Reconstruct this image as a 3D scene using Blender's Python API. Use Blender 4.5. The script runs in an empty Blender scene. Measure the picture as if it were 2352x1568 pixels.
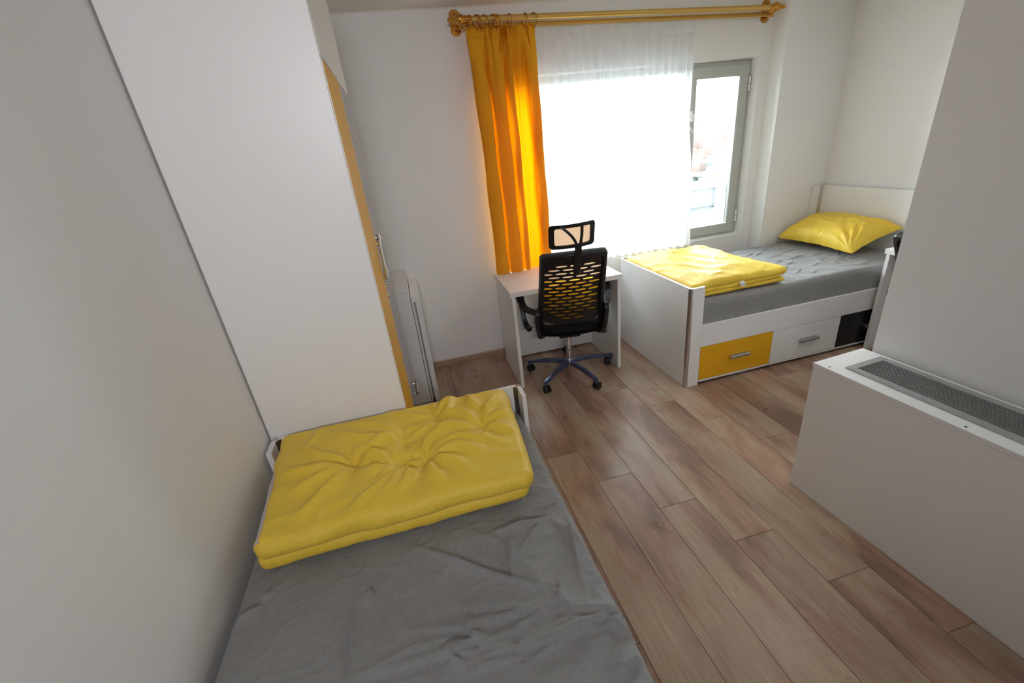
import bpy, bmesh, math, random
import numpy as np
from mathutils import Vector, Matrix
random.seed(7)
SC = bpy.context.scene
COL = SC.collection
PI = math.pi

# ------------------------------------------------------------------ camera
cam_d = bpy.data.cameras.new('camera')
cam = bpy.data.objects.new('camera', cam_d)
COL.objects.link(cam)
RT = Vector((0.96289607, -0.24895062, -0.10418609))
UP = Vector((0.19552903, 0.377467, 0.90514477))
FW = Vector((0.18600954, 0.89193175, -0.41213857))
cam.matrix_world = Matrix(((RT.x, UP.x, -FW.x, 0), (RT.y, UP.y, -FW.y, 0), (RT.z, UP.z, -FW.z, 1.68), (0, 0, 0, 1)))
cam_d.sensor_width = 36
cam_d.lens = 996.3 * 36 / 2352
cam_d.clip_start = 0.02
cam_d.clip_end = 3000
SC.camera = cam

# ------------------------------------------------------------------ light
SC.view_settings.view_transform = 'Standard'
SC.view_settings.look = 'None'
SC.view_settings.gamma = 1
SC.view_settings.use_curve_mapping = False
SC.view_settings.exposure = 0.22
world = bpy.data.worlds.new('overcast_sky')
SC.world = world
world.use_nodes = True
wn = world.node_tree.nodes
wn['Background'].inputs[0].default_value = (0.86, 0.94, 1.0, 1)
wn['Background'].inputs[1].default_value = 25.0

def area(name, loc, rot, sx, sy, energy, color, portal=False):
    l = bpy.data.lights.new(name, 'AREA')
    l.shape = 'RECTANGLE'
    l.size, l.size_y = sx, sy
    l.energy, l.color = energy, color
    o = bpy.data.objects.new(name, l)
    o.location, o.rotation_euler = loc, rot
    COL.objects.link(o)
    if portal:
        l.cycles.is_portal = True
    return o
area('window_portal', (1.845, 3.62, 1.405), (-PI / 2, 0, 0), 2.25, 1.39, 1, (1, 1, 1), True)
# soft fill light added behind the camera to brighten the wardrobe side
dl = area('rear_fill', (-0.10, -1.45, 2.20), (math.radians(80), 0, 0), 0.6, 0.4, 7.6, (0.97, 0.95, 1.0))
dl.data.spread = math.radians(95)
# added overhead fill beyond the partition, out of view, to brighten the far bed side
area('bay_fill', (2.55, 1.45, 2.46), (0, 0, 0), 0.9, 0.9, 9, (1.0, 0.97, 0.95))
SC.cycles.max_bounces = 8
SC.cycles.diffuse_bounces = 5
SC.cycles.glossy_bounces = 4
SC.cycles.transmission_bounces = 6
SC.cycles.transparent_max_bounces = 12
SC.cycles.sample_clamp_indirect = 6
SC.cycles.use_denoising = True
SC.cycles.caustics_refractive = False

# ------------------------------------------------------------------ numpy noise
_rs = np.random.RandomState(11)
_LAT = _rs.rand(64, 256, 256)
def vn(x, y, seed=0):
    x = np.asarray(x, float); y = np.asarray(y, float)
    xi = np.floor(x).astype(int); yi = np.floor(y).astype(int)
    fx = x - xi; fy = y - yi
    fx = fx * fx * fx * (fx * (fx * 6 - 15) + 10); fy = fy * fy * fy * (fy * (fy * 6 - 15) + 10)
    L = _LAT[seed % 64]
    a = L[xi & 255, yi & 255]; b = L[(xi + 1) & 255, yi & 255]
    c = L[xi & 255, (yi + 1) & 255]; d = L[(xi + 1) & 255, (yi + 1) & 255]
    return (a * (1 - fx) + b * fx) * (1 - fy) + (c * (1 - fx) + d * fx) * fy - 0.5
def ridge(x, y, seed=0):
    return 1 - np.abs(2 * vn(x, y, seed)) * 2
def seg_dist(x, y, p, q):
    px, py = p; qx, qy = q
    dx, dy = qx - px, qy - py
    L2 = dx * dx + dy * dy
    t = np.clip(((x - px) * dx + (y - py) * dy) / L2, 0, 1)
    s = ((x - px) * dy - (y - py) * dx) / math.sqrt(L2)
    return np.hypot(x - px - t * dx, y - py - t * dy), t, s
def creases(x, y, lines, h=0.005, w=0.010):
    z = np.zeros_like(x)
    for i, ln in enumerate(lines):
        amp = h * (0.7 + 0.6 * ((i * 37) % 10) / 10)
        n = len(ln) - 1
        best = np.zeros_like(x)
        for k in range(n):
            d, t, s = seg_dist(x, y, ln[k], ln[k + 1])
            tt = (k + t) / n
            env = np.sin(np.clip(tt, 0.04, 0.96) * PI) ** 0.5
            wid = np.where(s > 0, w * 0.55, w * 2.2)
            best = np.maximum(best, env * np.exp(-(d / wid) ** 1.25))
        z += amp * best
    return z

# ------------------------------------------------------------------ materials
MATS = {}
def nodes_mat(name):
    m = bpy.data.materials.new(name)
    m.use_nodes = True
    nt = m.node_tree
    b = nt.nodes['Principled BSDF']
    MATS[name] = m
    return m, nt, b
def N(nt, t, **kw):
    n = nt.nodes.new(t)
    for k, v in kw.items():
        if k.startswith('i_'):
            key = k[2:]
            n.inputs[int(key) if key.isdigit() else key.replace('_', ' ')].default_value = v
        else:
            setattr(n, k, v)
    return n
def bump_noise(nt, b, scale, strength, dist=0.002, detail=3, stretch=None):
    tc = N(nt, 'ShaderNodeTexCoord')
    mp = N(nt, 'ShaderNodeMapping')
    if stretch: mp.inputs['Scale'].default_value = stretch
    nz = N(nt, 'ShaderNodeTexNoise', i_Scale=scale, i_Detail=detail)
    bp = N(nt, 'ShaderNodeBump', i_Strength=strength, i_Distance=dist)
    L = nt.links.new
    L(tc.outputs['Object'], mp.inputs['Vector']); L(mp.outputs['Vector'], nz.inputs['Vector'])
    L(nz.outputs[0], bp.inputs['Height']); L(bp.outputs[0], b.inputs['Normal'])
    return nz
def var_color(nt, b, c1, c2, scale, detail=3, stretch=None):
    tc = N(nt, 'ShaderNodeTexCoord'); mp = N(nt, 'ShaderNodeMapping')
    if stretch: mp.inputs['Scale'].default_value = stretch
    nz = N(nt, 'ShaderNodeTexNoise', i_Scale=scale, i_Detail=detail)
    mx = N(nt, 'ShaderNodeMix', data_type='RGBA')
    mx.inputs['A'].default_value = (*c1, 1); mx.inputs['B'].default_value = (*c2, 1)
    L = nt.links.new
    L(tc.outputs['Object'], mp.inputs['Vector']); L(mp.outputs['Vector'], nz.inputs['Vector'])
    L(nz.outputs[0], mx.inputs['Factor']); L(mx.outputs['Result'], b.inputs['Base Color'])
    return mx
def simple(name, col, rough=0.5, metal=0.0, bump=None, var=0.04, vscale=6, spec=0.5, coat=0):
    m, nt, b = nodes_mat(name)
    c1 = tuple(max(0, c * (1 - var)) for c in col); c2 = tuple(min(1, c * (1 + var)) for c in col)
    var_color(nt, b, c1, c2, vscale)
    b.inputs['Roughness'].default_value = rough
    b.inputs['Metallic'].default_value = metal
    b.inputs['Specular IOR Level'].default_value = spec
    if coat: b.inputs['Coat Weight'].default_value = coat; b.inputs['Coat Roughness'].default_value = 0.05
    if bump: bump_noise(nt, b, *bump)
    return m
simple('wall_paint', (0.84, 0.835, 0.83), 0.55, bump=(60, 0.12, 0.001), var=0.015, vscale=2)
simple('ceiling_paint', (0.80, 0.77, 0.72), 0.8, var=0.02)
simple('white_laminate', (0.82, 0.81, 0.80), 0.38, bump=(250, 0.05, 0.0005), var=0.012, vscale=3)
simple('white_edge_band', (0.86, 0.85, 0.84), 0.35, var=0.01)
simple('yellow_panel', (0.78, 0.40, 0.015), 0.38, var=0.02, spec=0.25)
simple('grey_gloss_panel', (0.20, 0.18, 0.18), 0.14, var=0.02, spec=0.35)
simple('black_panel', (0.012, 0.013, 0.016), 0.3, var=0.05)
simple('aluminium', (0.52, 0.51, 0.50), 0.32, 1.0, var=0.05, vscale=20)
simple('chrome', (0.82, 0.82, 0.82), 0.10, 1.0, var=0.02)
simple('grille_aluminium', (0.46, 0.47, 0.47), 0.38, 0.6, var=0.03)
simple('dark_void', (0.012, 0.012, 0.012), 0.9)
simple('brass', (0.62, 0.30, 0.06), 0.27, 1.0, var=0.08, vscale=15, bump=(80, 0.1, 0.0006))
simple('pale_brass', (0.62, 0.40, 0.12), 0.36, 0.85, var=0.05, vscale=15)
simple('black_plastic', (0.012, 0.012, 0.013), 0.42, bump=(300, 0.1, 0.0004), var=0.1)
simple('black_fabric', (0.010, 0.010, 0.011), 0.9, bump=(500, 0.4, 0.001), var=0.15, vscale=40, spec=0.2)
simple('wheel_rubber', (0.014, 0.014, 0.015), 0.5)
simple('window_frame_plastic', (0.48, 0.49, 0.46), 0.4, var=0.02)
simple('white_plastic', (0.85, 0.85, 0.84), 0.35, var=0.01)
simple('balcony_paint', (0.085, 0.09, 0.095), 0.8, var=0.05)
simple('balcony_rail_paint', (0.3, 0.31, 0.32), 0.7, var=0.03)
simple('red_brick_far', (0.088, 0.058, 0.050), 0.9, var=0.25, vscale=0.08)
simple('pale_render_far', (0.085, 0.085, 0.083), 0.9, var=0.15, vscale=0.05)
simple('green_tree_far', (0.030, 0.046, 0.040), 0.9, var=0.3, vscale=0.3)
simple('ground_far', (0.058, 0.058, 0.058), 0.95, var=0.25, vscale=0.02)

def film_mat():
    m, nt, b = nodes_mat('blue_film_on_chrome')
    var_color(nt, b, (0.035, 0.055, 0.15), (0.16, 0.19, 0.30), 22, 4)
    b.inputs['Roughness'].default_value = 0.22
    b.inputs['Metallic'].default_value = 0.55
    bump_noise(nt, b, 60, 0.5, 0.003)
film_mat()

def cloth_mat(name, c1, c2, weave=1700, transl=0.0, tcol=None, spec=0.15, rough=0.85, wstr=0.25, sheen=0.2, slub=0.12):
    m, nt, b = nodes_mat(name)
    L = nt.links.new
    tc = N(nt, 'ShaderNodeTexCoord')
    nz = N(nt, 'ShaderNodeTexNoise', i_Scale=5.0, i_Detail=4)
    mx = N(nt, 'ShaderNodeMix', data_type='RGBA')
    mx.inputs['A'].default_value = (*c1, 1); mx.inputs['B'].default_value = (*c2, 1)
    L(tc.outputs['Object'], nz.inputs['Vector']); L(nz.outputs[0], mx.inputs['Factor'])
    # fine slub threads in both directions
    m1 = N(nt, 'ShaderNodeMapping'); m1.inputs['Scale'].default_value = (weave, weave * 0.06, weave * 0.06)
    n1 = N(nt, 'ShaderNodeTexNoise', i_Scale=1.0, i_Detail=2)
    m2 = N(nt, 'ShaderNodeMapping'); m2.inputs['Scale'].default_value = (weave * 0.06, weave, weave * 0.06)
    n2 = N(nt, 'ShaderNodeTexNoise', i_Scale=1.0, i_Detail=2)
    ad = N(nt, 'ShaderNodeMath', operation='ADD')
    L(tc.outputs['Object'], m1.inputs['Vector']); L(tc.outputs['Object'], m2.inputs['Vector'])
    L(m1.outputs[0], n1.inputs['Vector']); L(m2.outputs[0], n2.inputs['Vector'])
    L(n1.outputs[0], ad.inputs[0]); L(n2.outputs[0], ad.inputs[1])
    rmp = N(nt, 'ShaderNodeMapRange'); rmp.inputs[1].default_value = 0.7; rmp.inputs[2].default_value = 1.3
    rmp.inputs[3].default_value = 1 - slub; rmp.inputs[4].default_value = 1 + slub
    L(ad.outputs[0], rmp.inputs[0])
    mul = N(nt, 'ShaderNodeVectorMath', operation='SCALE')
    L(mx.outputs['Result'], mul.inputs[0]); L(rmp.outputs[0], mul.inputs['Scale'])
    L(mul.outputs[0], b.inputs['Base Color'])
    bp = N(nt, 'ShaderNodeBump', i_Strength=wstr, i_Distance=0.0006)
    L(ad.outputs[0], bp.inputs['Height']); L(bp.outputs[0], b.inputs['Normal'])
    b.inputs['Roughness'].default_value = rough
    b.inputs['Specular IOR Level'].default_value = spec
    b.inputs['Sheen Weight'].default_value = sheen
    if transl > 0:
        tr = N(nt, 'ShaderNodeBsdfTranslucent'); tr.inputs[0].default_value = (*tcol, 1)
        ms = N(nt, 'ShaderNodeMixShader'); ms.inputs[0].default_value = transl
        out = nt.nodes['Material Output']
        L(b.outputs[0], ms.inputs[1]); L(tr.outputs[0], ms.inputs[2]); L(ms.outputs[0], out.inputs[0])
    return m
cloth_mat('yellow_duvet_cotton', (0.76, 0.52, 0.05), (0.82, 0.57, 0.06), spec=0.3, rough=0.5, sheen=0.06)
cloth_mat('grey_sheet_cotton', (0.235, 0.232, 0.230), (0.285, 0.283, 0.284), weave=700, wstr=0.5)
cloth_mat('duvet_reverse_cotton', (0.50, 0.44, 0.44), (0.55, 0.48, 0.48))
cloth_mat('orange_curtain_cloth', (0.76, 0.40, 0.02), (0.82, 0.44, 0.03), weave=1200, wstr=0.1, slub=0.04, transl=0.30, tcol=(1.0, 0.33, 0.0), sheen=0)
cloth_mat('white_label', (0.75, 0.73, 0.74), (0.8, 0.78, 0.8))

def sheer_mat(name='sheer_voile', transp=0.42, band=False):
    m = bpy.data.materials.new(name); m.use_nodes = True
    nt = m.node_tree; L = nt.links.new
    nt.nodes.remove(nt.nodes['Principled BSDF'])
    out = nt.nodes['Material Output']
    tp = N(nt, 'ShaderNodeBsdfTransparent'); tp.inputs[0].default_value = (1, 1, 1, 1)
    tr = N(nt, 'ShaderNodeBsdfTranslucent'); tr.inputs[0].default_value = (0.95, 0.95, 0.96, 1)
    df = N(nt, 'ShaderNodeBsdfDiffuse'); df.inputs[0].default_value = (0.9, 0.9, 0.91, 1)
    a = N(nt, 'ShaderNodeMixShader'); a.inputs[0].default_value = 0.45
    L(tr.outputs[0], a.inputs[1]); L(df.outputs[0], a.inputs[2])
    lw = N(nt, 'ShaderNodeLayerWeight', i_Blend=0.35)     # denser where the weave is seen edge on
    tc = N(nt, 'ShaderNodeTexCoord')
    nz = N(nt, 'ShaderNodeTexNoise', i_Scale=700, i_Detail=1)
    L(tc.outputs['Object'], nz.inputs['Vector'])
    mr = N(nt, 'ShaderNodeMapRange'); mr.inputs[1].default_value = 0; mr.inputs[2].default_value = 1
    mr.inputs[3].default_value = 1 - transp; mr.inputs[4].default_value = 0.97
    L(lw.outputs['Facing'], mr.inputs[0])
    ad = N(nt, 'ShaderNodeMath', operation='MULTIPLY_ADD'); ad.inputs[1].default_value = 0.12; ad.inputs[2].default_value = -0.06
    L(nz.outputs[0], ad.inputs[0])
    sm = N(nt, 'ShaderNodeMath', operation='ADD', use_clamp=True)
    L(mr.outputs[0], sm.inputs[0]); L(ad.outputs[0], sm.inputs[1])
    ms = N(nt, 'ShaderNodeMixShader')
    L(sm.outputs[0], ms.inputs[0]); L(tp.outputs[0], ms.inputs[1]); L(a.outputs[0], ms.inputs[2])
    L(ms.outputs[0], out.inputs[0])
    MATS[name] = m
sheer_mat()
sheer_mat('sheer_hem', 0.2)

def mesh_mat(name, col, opac, tint=(1, 1, 1)):
    m, nt, b = nodes_mat(name); L = nt.links.new
    b.inputs['Base Color'].default_value = (*col, 1)
    b.inputs['Roughness'].default_value = 0.7
    tr = N(nt, 'ShaderNodeBsdfTranslucent'); tr.inputs[0].default_value = (*col, 1)
    tp = N(nt, 'ShaderNodeBsdfTransparent'); tp.inputs[0].default_value = (*tint, 1)
    tc = N(nt, 'ShaderNodeTexCoord')
    ck = N(nt, 'ShaderNodeTexVoronoi', i_Scale=420)
    L(tc.outputs['Object'], ck.inputs['Vector'])
    m1 = N(nt, 'ShaderNodeMixShader'); m1.inputs[0].default_value = 0.5
    L(b.outputs[0], m1.inputs[1]); L(tr.outputs[0], m1.inputs[2])
    mr = N(nt, 'ShaderNodeMapRange'); mr.inputs[1].default_value = 0.1; mr.inputs[2].default_value = 0.7
    mr.inputs[3].default_value = min(1, opac + 0.2); mr.inputs[4].default_value = opac - 0.2
    L(ck.outputs['Distance'], mr.inputs[0])
    m2 = N(nt, 'ShaderNodeMixShader')
    L(mr.outputs[0], m2.inputs[0]); L(tp.outputs[0], m2.inputs[1]); L(m1.outputs[0], m2.inputs[2])
    L(m2.outputs[0], nt.nodes['Material Output'].inputs[0])
mesh_mat('beige_headrest_mesh', (0.85, 0.68, 0.52), 0.72, (1.0, 0.85, 0.7))
mesh_mat('yellow_back_mesh', (0.90, 0.52, 0.03), 0.42, (1.0, 0.80, 0.30))

def glass_mat():
    m = bpy.data.materials.new('window_glass'); m.use_nodes = True
    nt = m.node_tree; L = nt.links.new
    nt.nodes.remove(nt.nodes['Principled BSDF'])
    tp = N(nt, 'ShaderNodeBsdfTransparent'); tp.inputs[0].default_value = (0.95, 0.98, 0.97, 1)
    gl = N(nt, 'ShaderNodeBsdfGlossy'); gl.inputs['Roughness'].default_value = 0.02
    fr = N(nt, 'ShaderNodeFresnel', i_IOR=1.45)
    ms = N(nt, 'ShaderNodeMixShader')
    L(fr.outputs[0], ms.inputs[0]); L(tp.outputs[0], ms.inputs[1]); L(gl.outputs[0], ms.inputs[2])
    L(ms.outputs[0], nt.nodes['Material Output'].inputs[0])
    MATS['window_glass'] = m
glass_mat()

def wood_mat(name, along='y', light=(0.430, 0.312, 0.222), dark=(0.245, 0.150, 0.102), red=(0.375, 0.222, 0.155), rough=0.29):
    m, nt, b = nodes_mat(name); L = nt.links.new
    geo = N(nt, 'ShaderNodeNewGeometry')
    oi = N(nt, 'ShaderNodeObjectInfo')
    off = N(nt, 'ShaderNodeCombineXYZ')
    mlt = N(nt, 'ShaderNodeMath', operation='MULTIPLY'); mlt.inputs[1].default_value = 57.0
    L(oi.outputs['Random'], mlt.inputs[0]); L(mlt.outputs[0], off.inputs['Z']); L(mlt.outputs[0], off.inputs['Y'])
    add = N(nt, 'ShaderNodeVectorMath', operation='ADD')
    L(geo.outputs['Position'], add.inputs[0]); L(off.outputs[0], add.inputs[1])
    def mapped(s):
        mp = N(nt, 'ShaderNodeMapping')
        mp.inputs['Scale'].default_value = s if along == 'y' else (s[1], s[0], s[2])
        L(add.outputs[0], mp.inputs['Vector']); return mp
    big = N(nt, 'ShaderNodeTexNoise', i_Scale=1.0, i_Detail=4, i_Roughness=0.6, i_Distortion=0.5)
    L(mapped((5.5, 1.3, 1)).outputs[0], big.inputs['Vector'])
    r1 = N(nt, 'ShaderNodeValToRGB')
    r1.color_ramp.elements[0].position = 0.36; r1.color_ramp.elements[0].color = (*dark, 1)
    r1.color_ramp.elements[1].position = 0.62; r1.color_ramp.elements[1].color = (*light, 1)
    e = r1.color_ramp.elements.new(0.46); e.color = (*red, 1)
    e = r1.color_ramp.elements.new(0.53); e.color = (light[0] * 0.92, light[1] * 0.9, light[2] * 0.88, 1)
    L(big.outputs[0], r1.inputs[0])
    fine = N(nt, 'ShaderNodeTexNoise', i_Scale=1.0, i_Detail=5, i_Roughness=0.7)
    L(mapped((140, 5, 1)).outputs[0], fine.inputs['Vector'])
    # cathedral grain: distorted rings
    wv = N(nt, 'ShaderNodeTexWave', wave_type='RINGS', i_Scale=1.0, i_Distortion=5.0, i_Detail=3.0)
    wv.inputs['Detail Scale'].default_value = 1.4
    L(mapped((14, 1.3, 1)).outputs[0], wv.inputs['Vector'])
    mr = N(nt, 'ShaderNodeMapRange'); mr.inputs[1].default_value = 0.3; mr.inputs[2].default_value = 0.7
    mr.inputs[3].default_value = 0.80; mr.inputs[4].default_value = 1.16
    L(fine.outputs[0], mr.inputs[0])
    mr2 = N(nt, 'ShaderNodeMapRange'); mr2.inputs[3].default_value = 0.975; mr2.inputs[4].default_value = 1.02
    L(wv.outputs['Fac'], mr2.inputs[0])
    mr3 = N(nt, 'ShaderNodeMapRange'); mr3.inputs[3].default_value = 0.86; mr3.inputs[4].default_value = 1.12
    L(oi.outputs['Random'], mr3.inputs[0])
    p1 = N(nt, 'ShaderNodeMath', operation='MULTIPLY'); p2 = N(nt, 'ShaderNodeMath', operation='MULTIPLY')
    L(mr.outputs[0], p1.inputs[0]); L(mr2.outputs[0], p1.inputs[1]); L(p1.outputs[0], p2.inputs[0]); L(mr3.outputs[0], p2.inputs[1])
    sc = N(nt, 'ShaderNodeVectorMath', operation='SCALE')
    L(r1.outputs[0], sc.inputs[0]); L(p2.outputs[0], sc.inputs['Scale'])
    L(sc.outputs[0], b.inputs['Base Color'])
    # patchy sheen, dusty in places
    ds = N(nt, 'ShaderNodeTexNoise', i_Scale=5.0, i_Detail=4)
    L(geo.outputs['Position'], ds.inputs['Vector'])
    rr = N(nt, 'ShaderNodeMapRange'); rr.inputs[1].default_value = 0.3; rr.inputs[2].default_value = 0.7
    rr.inputs[3].default_value = rough - 0.04; rr.inputs[4].default_value = rough + 0.14
    L(ds.outputs[0], rr.inputs[0]); L(rr.outputs[0], b.inputs['Roughness'])
    bp = N(nt, 'ShaderNodeBump', i_Strength=0.12, i_Distance=0.001)
    L(fine.outputs[0], bp.inputs['Height']); L(bp.outputs[0], b.inputs['Normal'])
wood_mat('oak_laminate')
wood_mat('oak_skirting', along='x', light=(0.36, 0.25, 0.18), rough=0.45)

# ------------------------------------------------------------------ object helpers
def tag(o, label=None, cat=None, group=None, kind=None):
    if label: o['label'] = label
    if cat: o['category'] = cat
    if group: o['group'] = group
    if kind: o['kind'] = kind
    return o
def empty(name, loc, label=None, cat=None, group=None, kind=None, rz=0):
    o = bpy.data.objects.new(name, None)
    COL.objects.link(o)
    o.empty_display_size = 0.1
    o.location = loc; o.rotation_euler = (0, 0, rz)
    return tag(o, label, cat, group, kind)
def wloc(p):
    v = Vector((0, 0, 0))
    while p is not None:
        v = v + Vector(p.location); p = p.parent
    return v
def place(o, parent, local=False):
    COL.objects.link(o)
    if parent is not None:
        o.parent = parent
        if not local: o.location = -wloc(parent)
    return o
def from_bm(name, bm, mat, parent=None, smooth=False, local=False, origin=True):
    me = bpy.data.meshes.new(name)
    bm.to_mesh(me); bm.free()
    return from_me(name, me, mat, parent, smooth, local, origin)
def from_me(name, me, mat, parent=None, smooth=False, local=False, origin=True):
    me.materials.append(MATS[mat])
    if smooth:
        me.polygons.foreach_set('use_smooth', [True] * len(me.polygons))
    o = bpy.data.objects.new(name, me)
    place(o, parent, local)
    if origin:      # origin to the centre of the piece
        n = len(me.vertices)
        co = np.empty(n * 3); me.vertices.foreach_get('co', co); co = co.reshape(-1, 3)
        c = (co.min(0) + co.max(0)) / 2
        if parent is None: c[2] = co[:, 2].min()
        me.vertices.foreach_set('co', (co - c).ravel())
        o.location = Vector(o.location) + Vector(c)
        me.update()
    return o
def from_np(name, verts, faces, mat, parent=None, smooth=True, local=False):
    me = bpy.data.meshes.new(name)
    me.from_pydata(np.asarray(verts).tolist(), [], faces)
    me.update()
    return from_me(name, me, mat, parent, smooth, local)
def add_box(bm, x0, x1, y0, y1, z0, z1, bev=0.0, M=None):
    r = bmesh.ops.create_cube(bm, size=1)
    vs = r['verts']
    for v in vs:
        v.co = Vector(((x0 + x1) / 2 + v.co.x * (x1 - x0), (y0 + y1) / 2 + v.co.y * (y1 - y0), (z0 + z1) / 2 + v.co.z * (z1 - z0)))
    if bev > 0:
        es = list({e for v in vs for e in v.link_edges})
        out = bmesh.ops.bevel(bm, geom=es, offset=bev, segments=1, affect='EDGES', profile=0.5)
        vs = list(set(out['verts']) | {v for v in vs if v.is_valid})
    if M is not None:
        for v in vs: v.co = M @ v.co
    return vs
def box(name, x0, x1, y0, y1, z0, z1, mat, parent=None, bev=0.0008, M=None, local=False):
    bm = bmesh.new()
    add_box(bm, min(x0, x1), max(x0, x1), min(y0, y1), max(y0, y1), min(z0, z1), max(z0, z1), bev, M)
    return from_bm(name, bm, mat, parent, local=local)
def add_prism(bm, pts, z0, z1, M=None):
    n = len(pts)
    a = [bm.verts.new((p[0], p[1], z0)) for p in pts]
    b = [bm.verts.new((p[0], p[1], z1)) for p in pts]
    bm.faces.new(a[::-1]); bm.faces.new(b)
    for i in range(n):
        bm.faces.new((a[i], a[(i + 1) % n], b[(i + 1) % n], b[i]))
    if M is not None:
        for v in a + b: v.co = M @ v.co
    return a + b
def add_tube(bm, pts, rad, seg=10, closed=False, cap=True):
    pts = [Vector(p) for p in pts]
    n = len(pts)
    rads = rad if hasattr(rad, '__len__') else [rad] * n
    rings = []
    prev = None
    for i, p in enumerate(pts):
        if closed: t = (pts[(i + 1) % n] - pts[i - 1]).normalized()
        elif i == 0: t = (pts[1] - pts[0]).normalized()
        elif i == n - 1: t = (pts[-1] - pts[-2]).normalized()
        else: t = (pts[i + 1] - pts[i - 1]).normalized()
        if prev is None:
            u = t.orthogonal().normalized()
        else:
            u = (prev - t * prev.dot(t)).normalized()
        prev = u
        w = t.cross(u)
        rings.append([bm.verts.new(p + (u * math.cos(2 * PI * k / seg) + w * math.sin(2 * PI * k / seg)) * rads[i]) for k in range(seg)])
    m = n if closed else n - 1
    for i in range(m):
        A = rings[i]; B = rings[(i + 1) % n]
        for k in range(seg):
            bm.faces.new((A[k], A[(k + 1) % seg], B[(k + 1) % seg], B[k]))
    if cap and not closed:
        bm.faces.new(rings[0][::-1]); bm.faces.new(rings[-1])
def add_strip(bm, pts, w, h, side):
    """bar with rectangular rounded section along pts; side = width direction"""
    pts = [Vector(p) for p in pts]
    n = len(pts); rings = []
    ws = w if hasattr(w, '__len__') else [w] * n
    hs = h if hasattr(h, '__len__') else [h] * n
    side = Vector(side).normalized()
    for i, p in enumerate(pts):
        t = (pts[min(i + 1, n - 1)] - pts[max(i - 1, 0)]).normalized()
        s = (side - t * side.dot(t)).normalized(); u = t.cross(s)
        ring = []
        for k in range(12):
            a = 2 * PI * k / 12 + PI / 12
            ca, sa = math.cos(a), math.sin(a)
            f = 1 / max(abs(ca), abs(sa)) ** 0.75
            ring.append(bm.verts.new(p + s * ca * f * ws[i] / 2 + u * sa * f * hs[i] / 2))
        rings.append(ring)
    for i in range(n - 1):
        for k in range(12):
            bm.faces.new((rings[i][k], rings[i][(k + 1) % 12], rings[i + 1][(k + 1) % 12], rings[i + 1][k]))
    bm.faces.new(rings[0][::-1]); bm.faces.new(rings[-1])
def add_lathe(bm, prof, M, seg=20):
    """prof = [(r, z)] revolved about z, placed by M"""
    rings = []
    for r, z in prof:
        if r < 1e-5: rings.append([bm.verts.new(M @ Vector((0, 0, z)))])
        else: rings.append([bm.verts.new(M @ Vector((r * math.cos(2 * PI * k / seg), r * math.sin(2 * PI * k / seg), z))) for k in range(seg)])
    for i in range(len(rings) - 1):
        A, B = rings[i], rings[i + 1]
        for k in range(seg):
            a0 = A[k % len(A)]; a1 = A[(k + 1) % len(A)]; b0 = B[k % len(B)]; b1 = B[(k + 1) % len(B)]
            f = list(dict.fromkeys((a0, a1, b1, b0)))
            if len(f) >= 3: bm.faces.new(f)
    for R_ in (rings[0], rings[-1]):
        if len(R_) > 1:
            try: bm.faces.new(R_)
            except ValueError: pass
def fix(bm):
    bmesh.ops.recalc_face_normals(bm, faces=bm.faces)
    return bm
def spline(pts, n=8):
    P = [Vector(p) for p in pts]; out = []
    for i in range(len(P) - 1):
        p0 = P[max(i - 1, 0)]; p1 = P[i]; p2 = P[i + 1]; p3 = P[min(i + 2, len(P) - 1)]
        for k in range(n):
            t = k / n
            out.append(0.5 * ((2 * p1) + (-p0 + p2) * t + (2 * p0 - 5 * p1 + 4 * p2 - p3) * t * t + (-p0 + 3 * p1 - 3 * p2 + p3) * t ** 3))
    out.append(P[-1])
    return out
def shade_auto(o, deg=35):
    me = o.data
    me.polygons.foreach_set('use_smooth', [True] * len(me.polygons))
    try: me.set_sharp_from_angle(angle=math.radians(deg))
    except Exception: pass
    return o

# ------------------------------------------------------------------ the setting
LX, RX = -0.682, 3.645           # left and right wall
FY, BY = 3.416, -1.6             # window wall and back wall
ZC = 2.522
WX0, WX1, WZ0, WZ1 = 0.72, 2.97, 0.710, 2.103
def struct(name, bm, mat, label, parent=None):
    fix(bm)
    o = from_bm(name, bm, mat, parent, origin=False)
    if parent is None: tag(o, label, kind='structure')
    return o
bm = bmesh.new(); add_box(bm, LX - 0.1, RX + 0.1, BY - 0.1, FY + 0.25, -0.16, -0.012)
floor = struct('floor', bm, 'dark_void', 'brown oak laminate plank floor of the room')
bm = bmesh.new(); add_box(bm, LX - 0.1, RX + 0.1, BY - 0.1, FY + 0.25, ZC, ZC + 0.12)
struct('ceiling', bm, 'ceiling_paint', 'plain pale ceiling above the curtain rod')
bm = bmesh.new(); add_box(bm, LX - 0.12, LX, BY, FY + 0.2, -0.012, ZC)
struct('wall_left', bm, 'wall_paint', 'plain white painted wall beside the near bed')
bm = bmesh.new(); add_box(bm, RX, RX + 0.12, BY, FY + 0.2, -0.012, ZC)
struct('wall_right', bm, 'wall_paint', 'white painted wall behind the headboard of the far bed')
bm = bmesh.new(); add_box(bm, LX, RX, BY - 0.12, BY, -0.012, ZC)
struct('wall_back', bm, 'wall_paint', 'white painted wall behind the camera')
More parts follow.
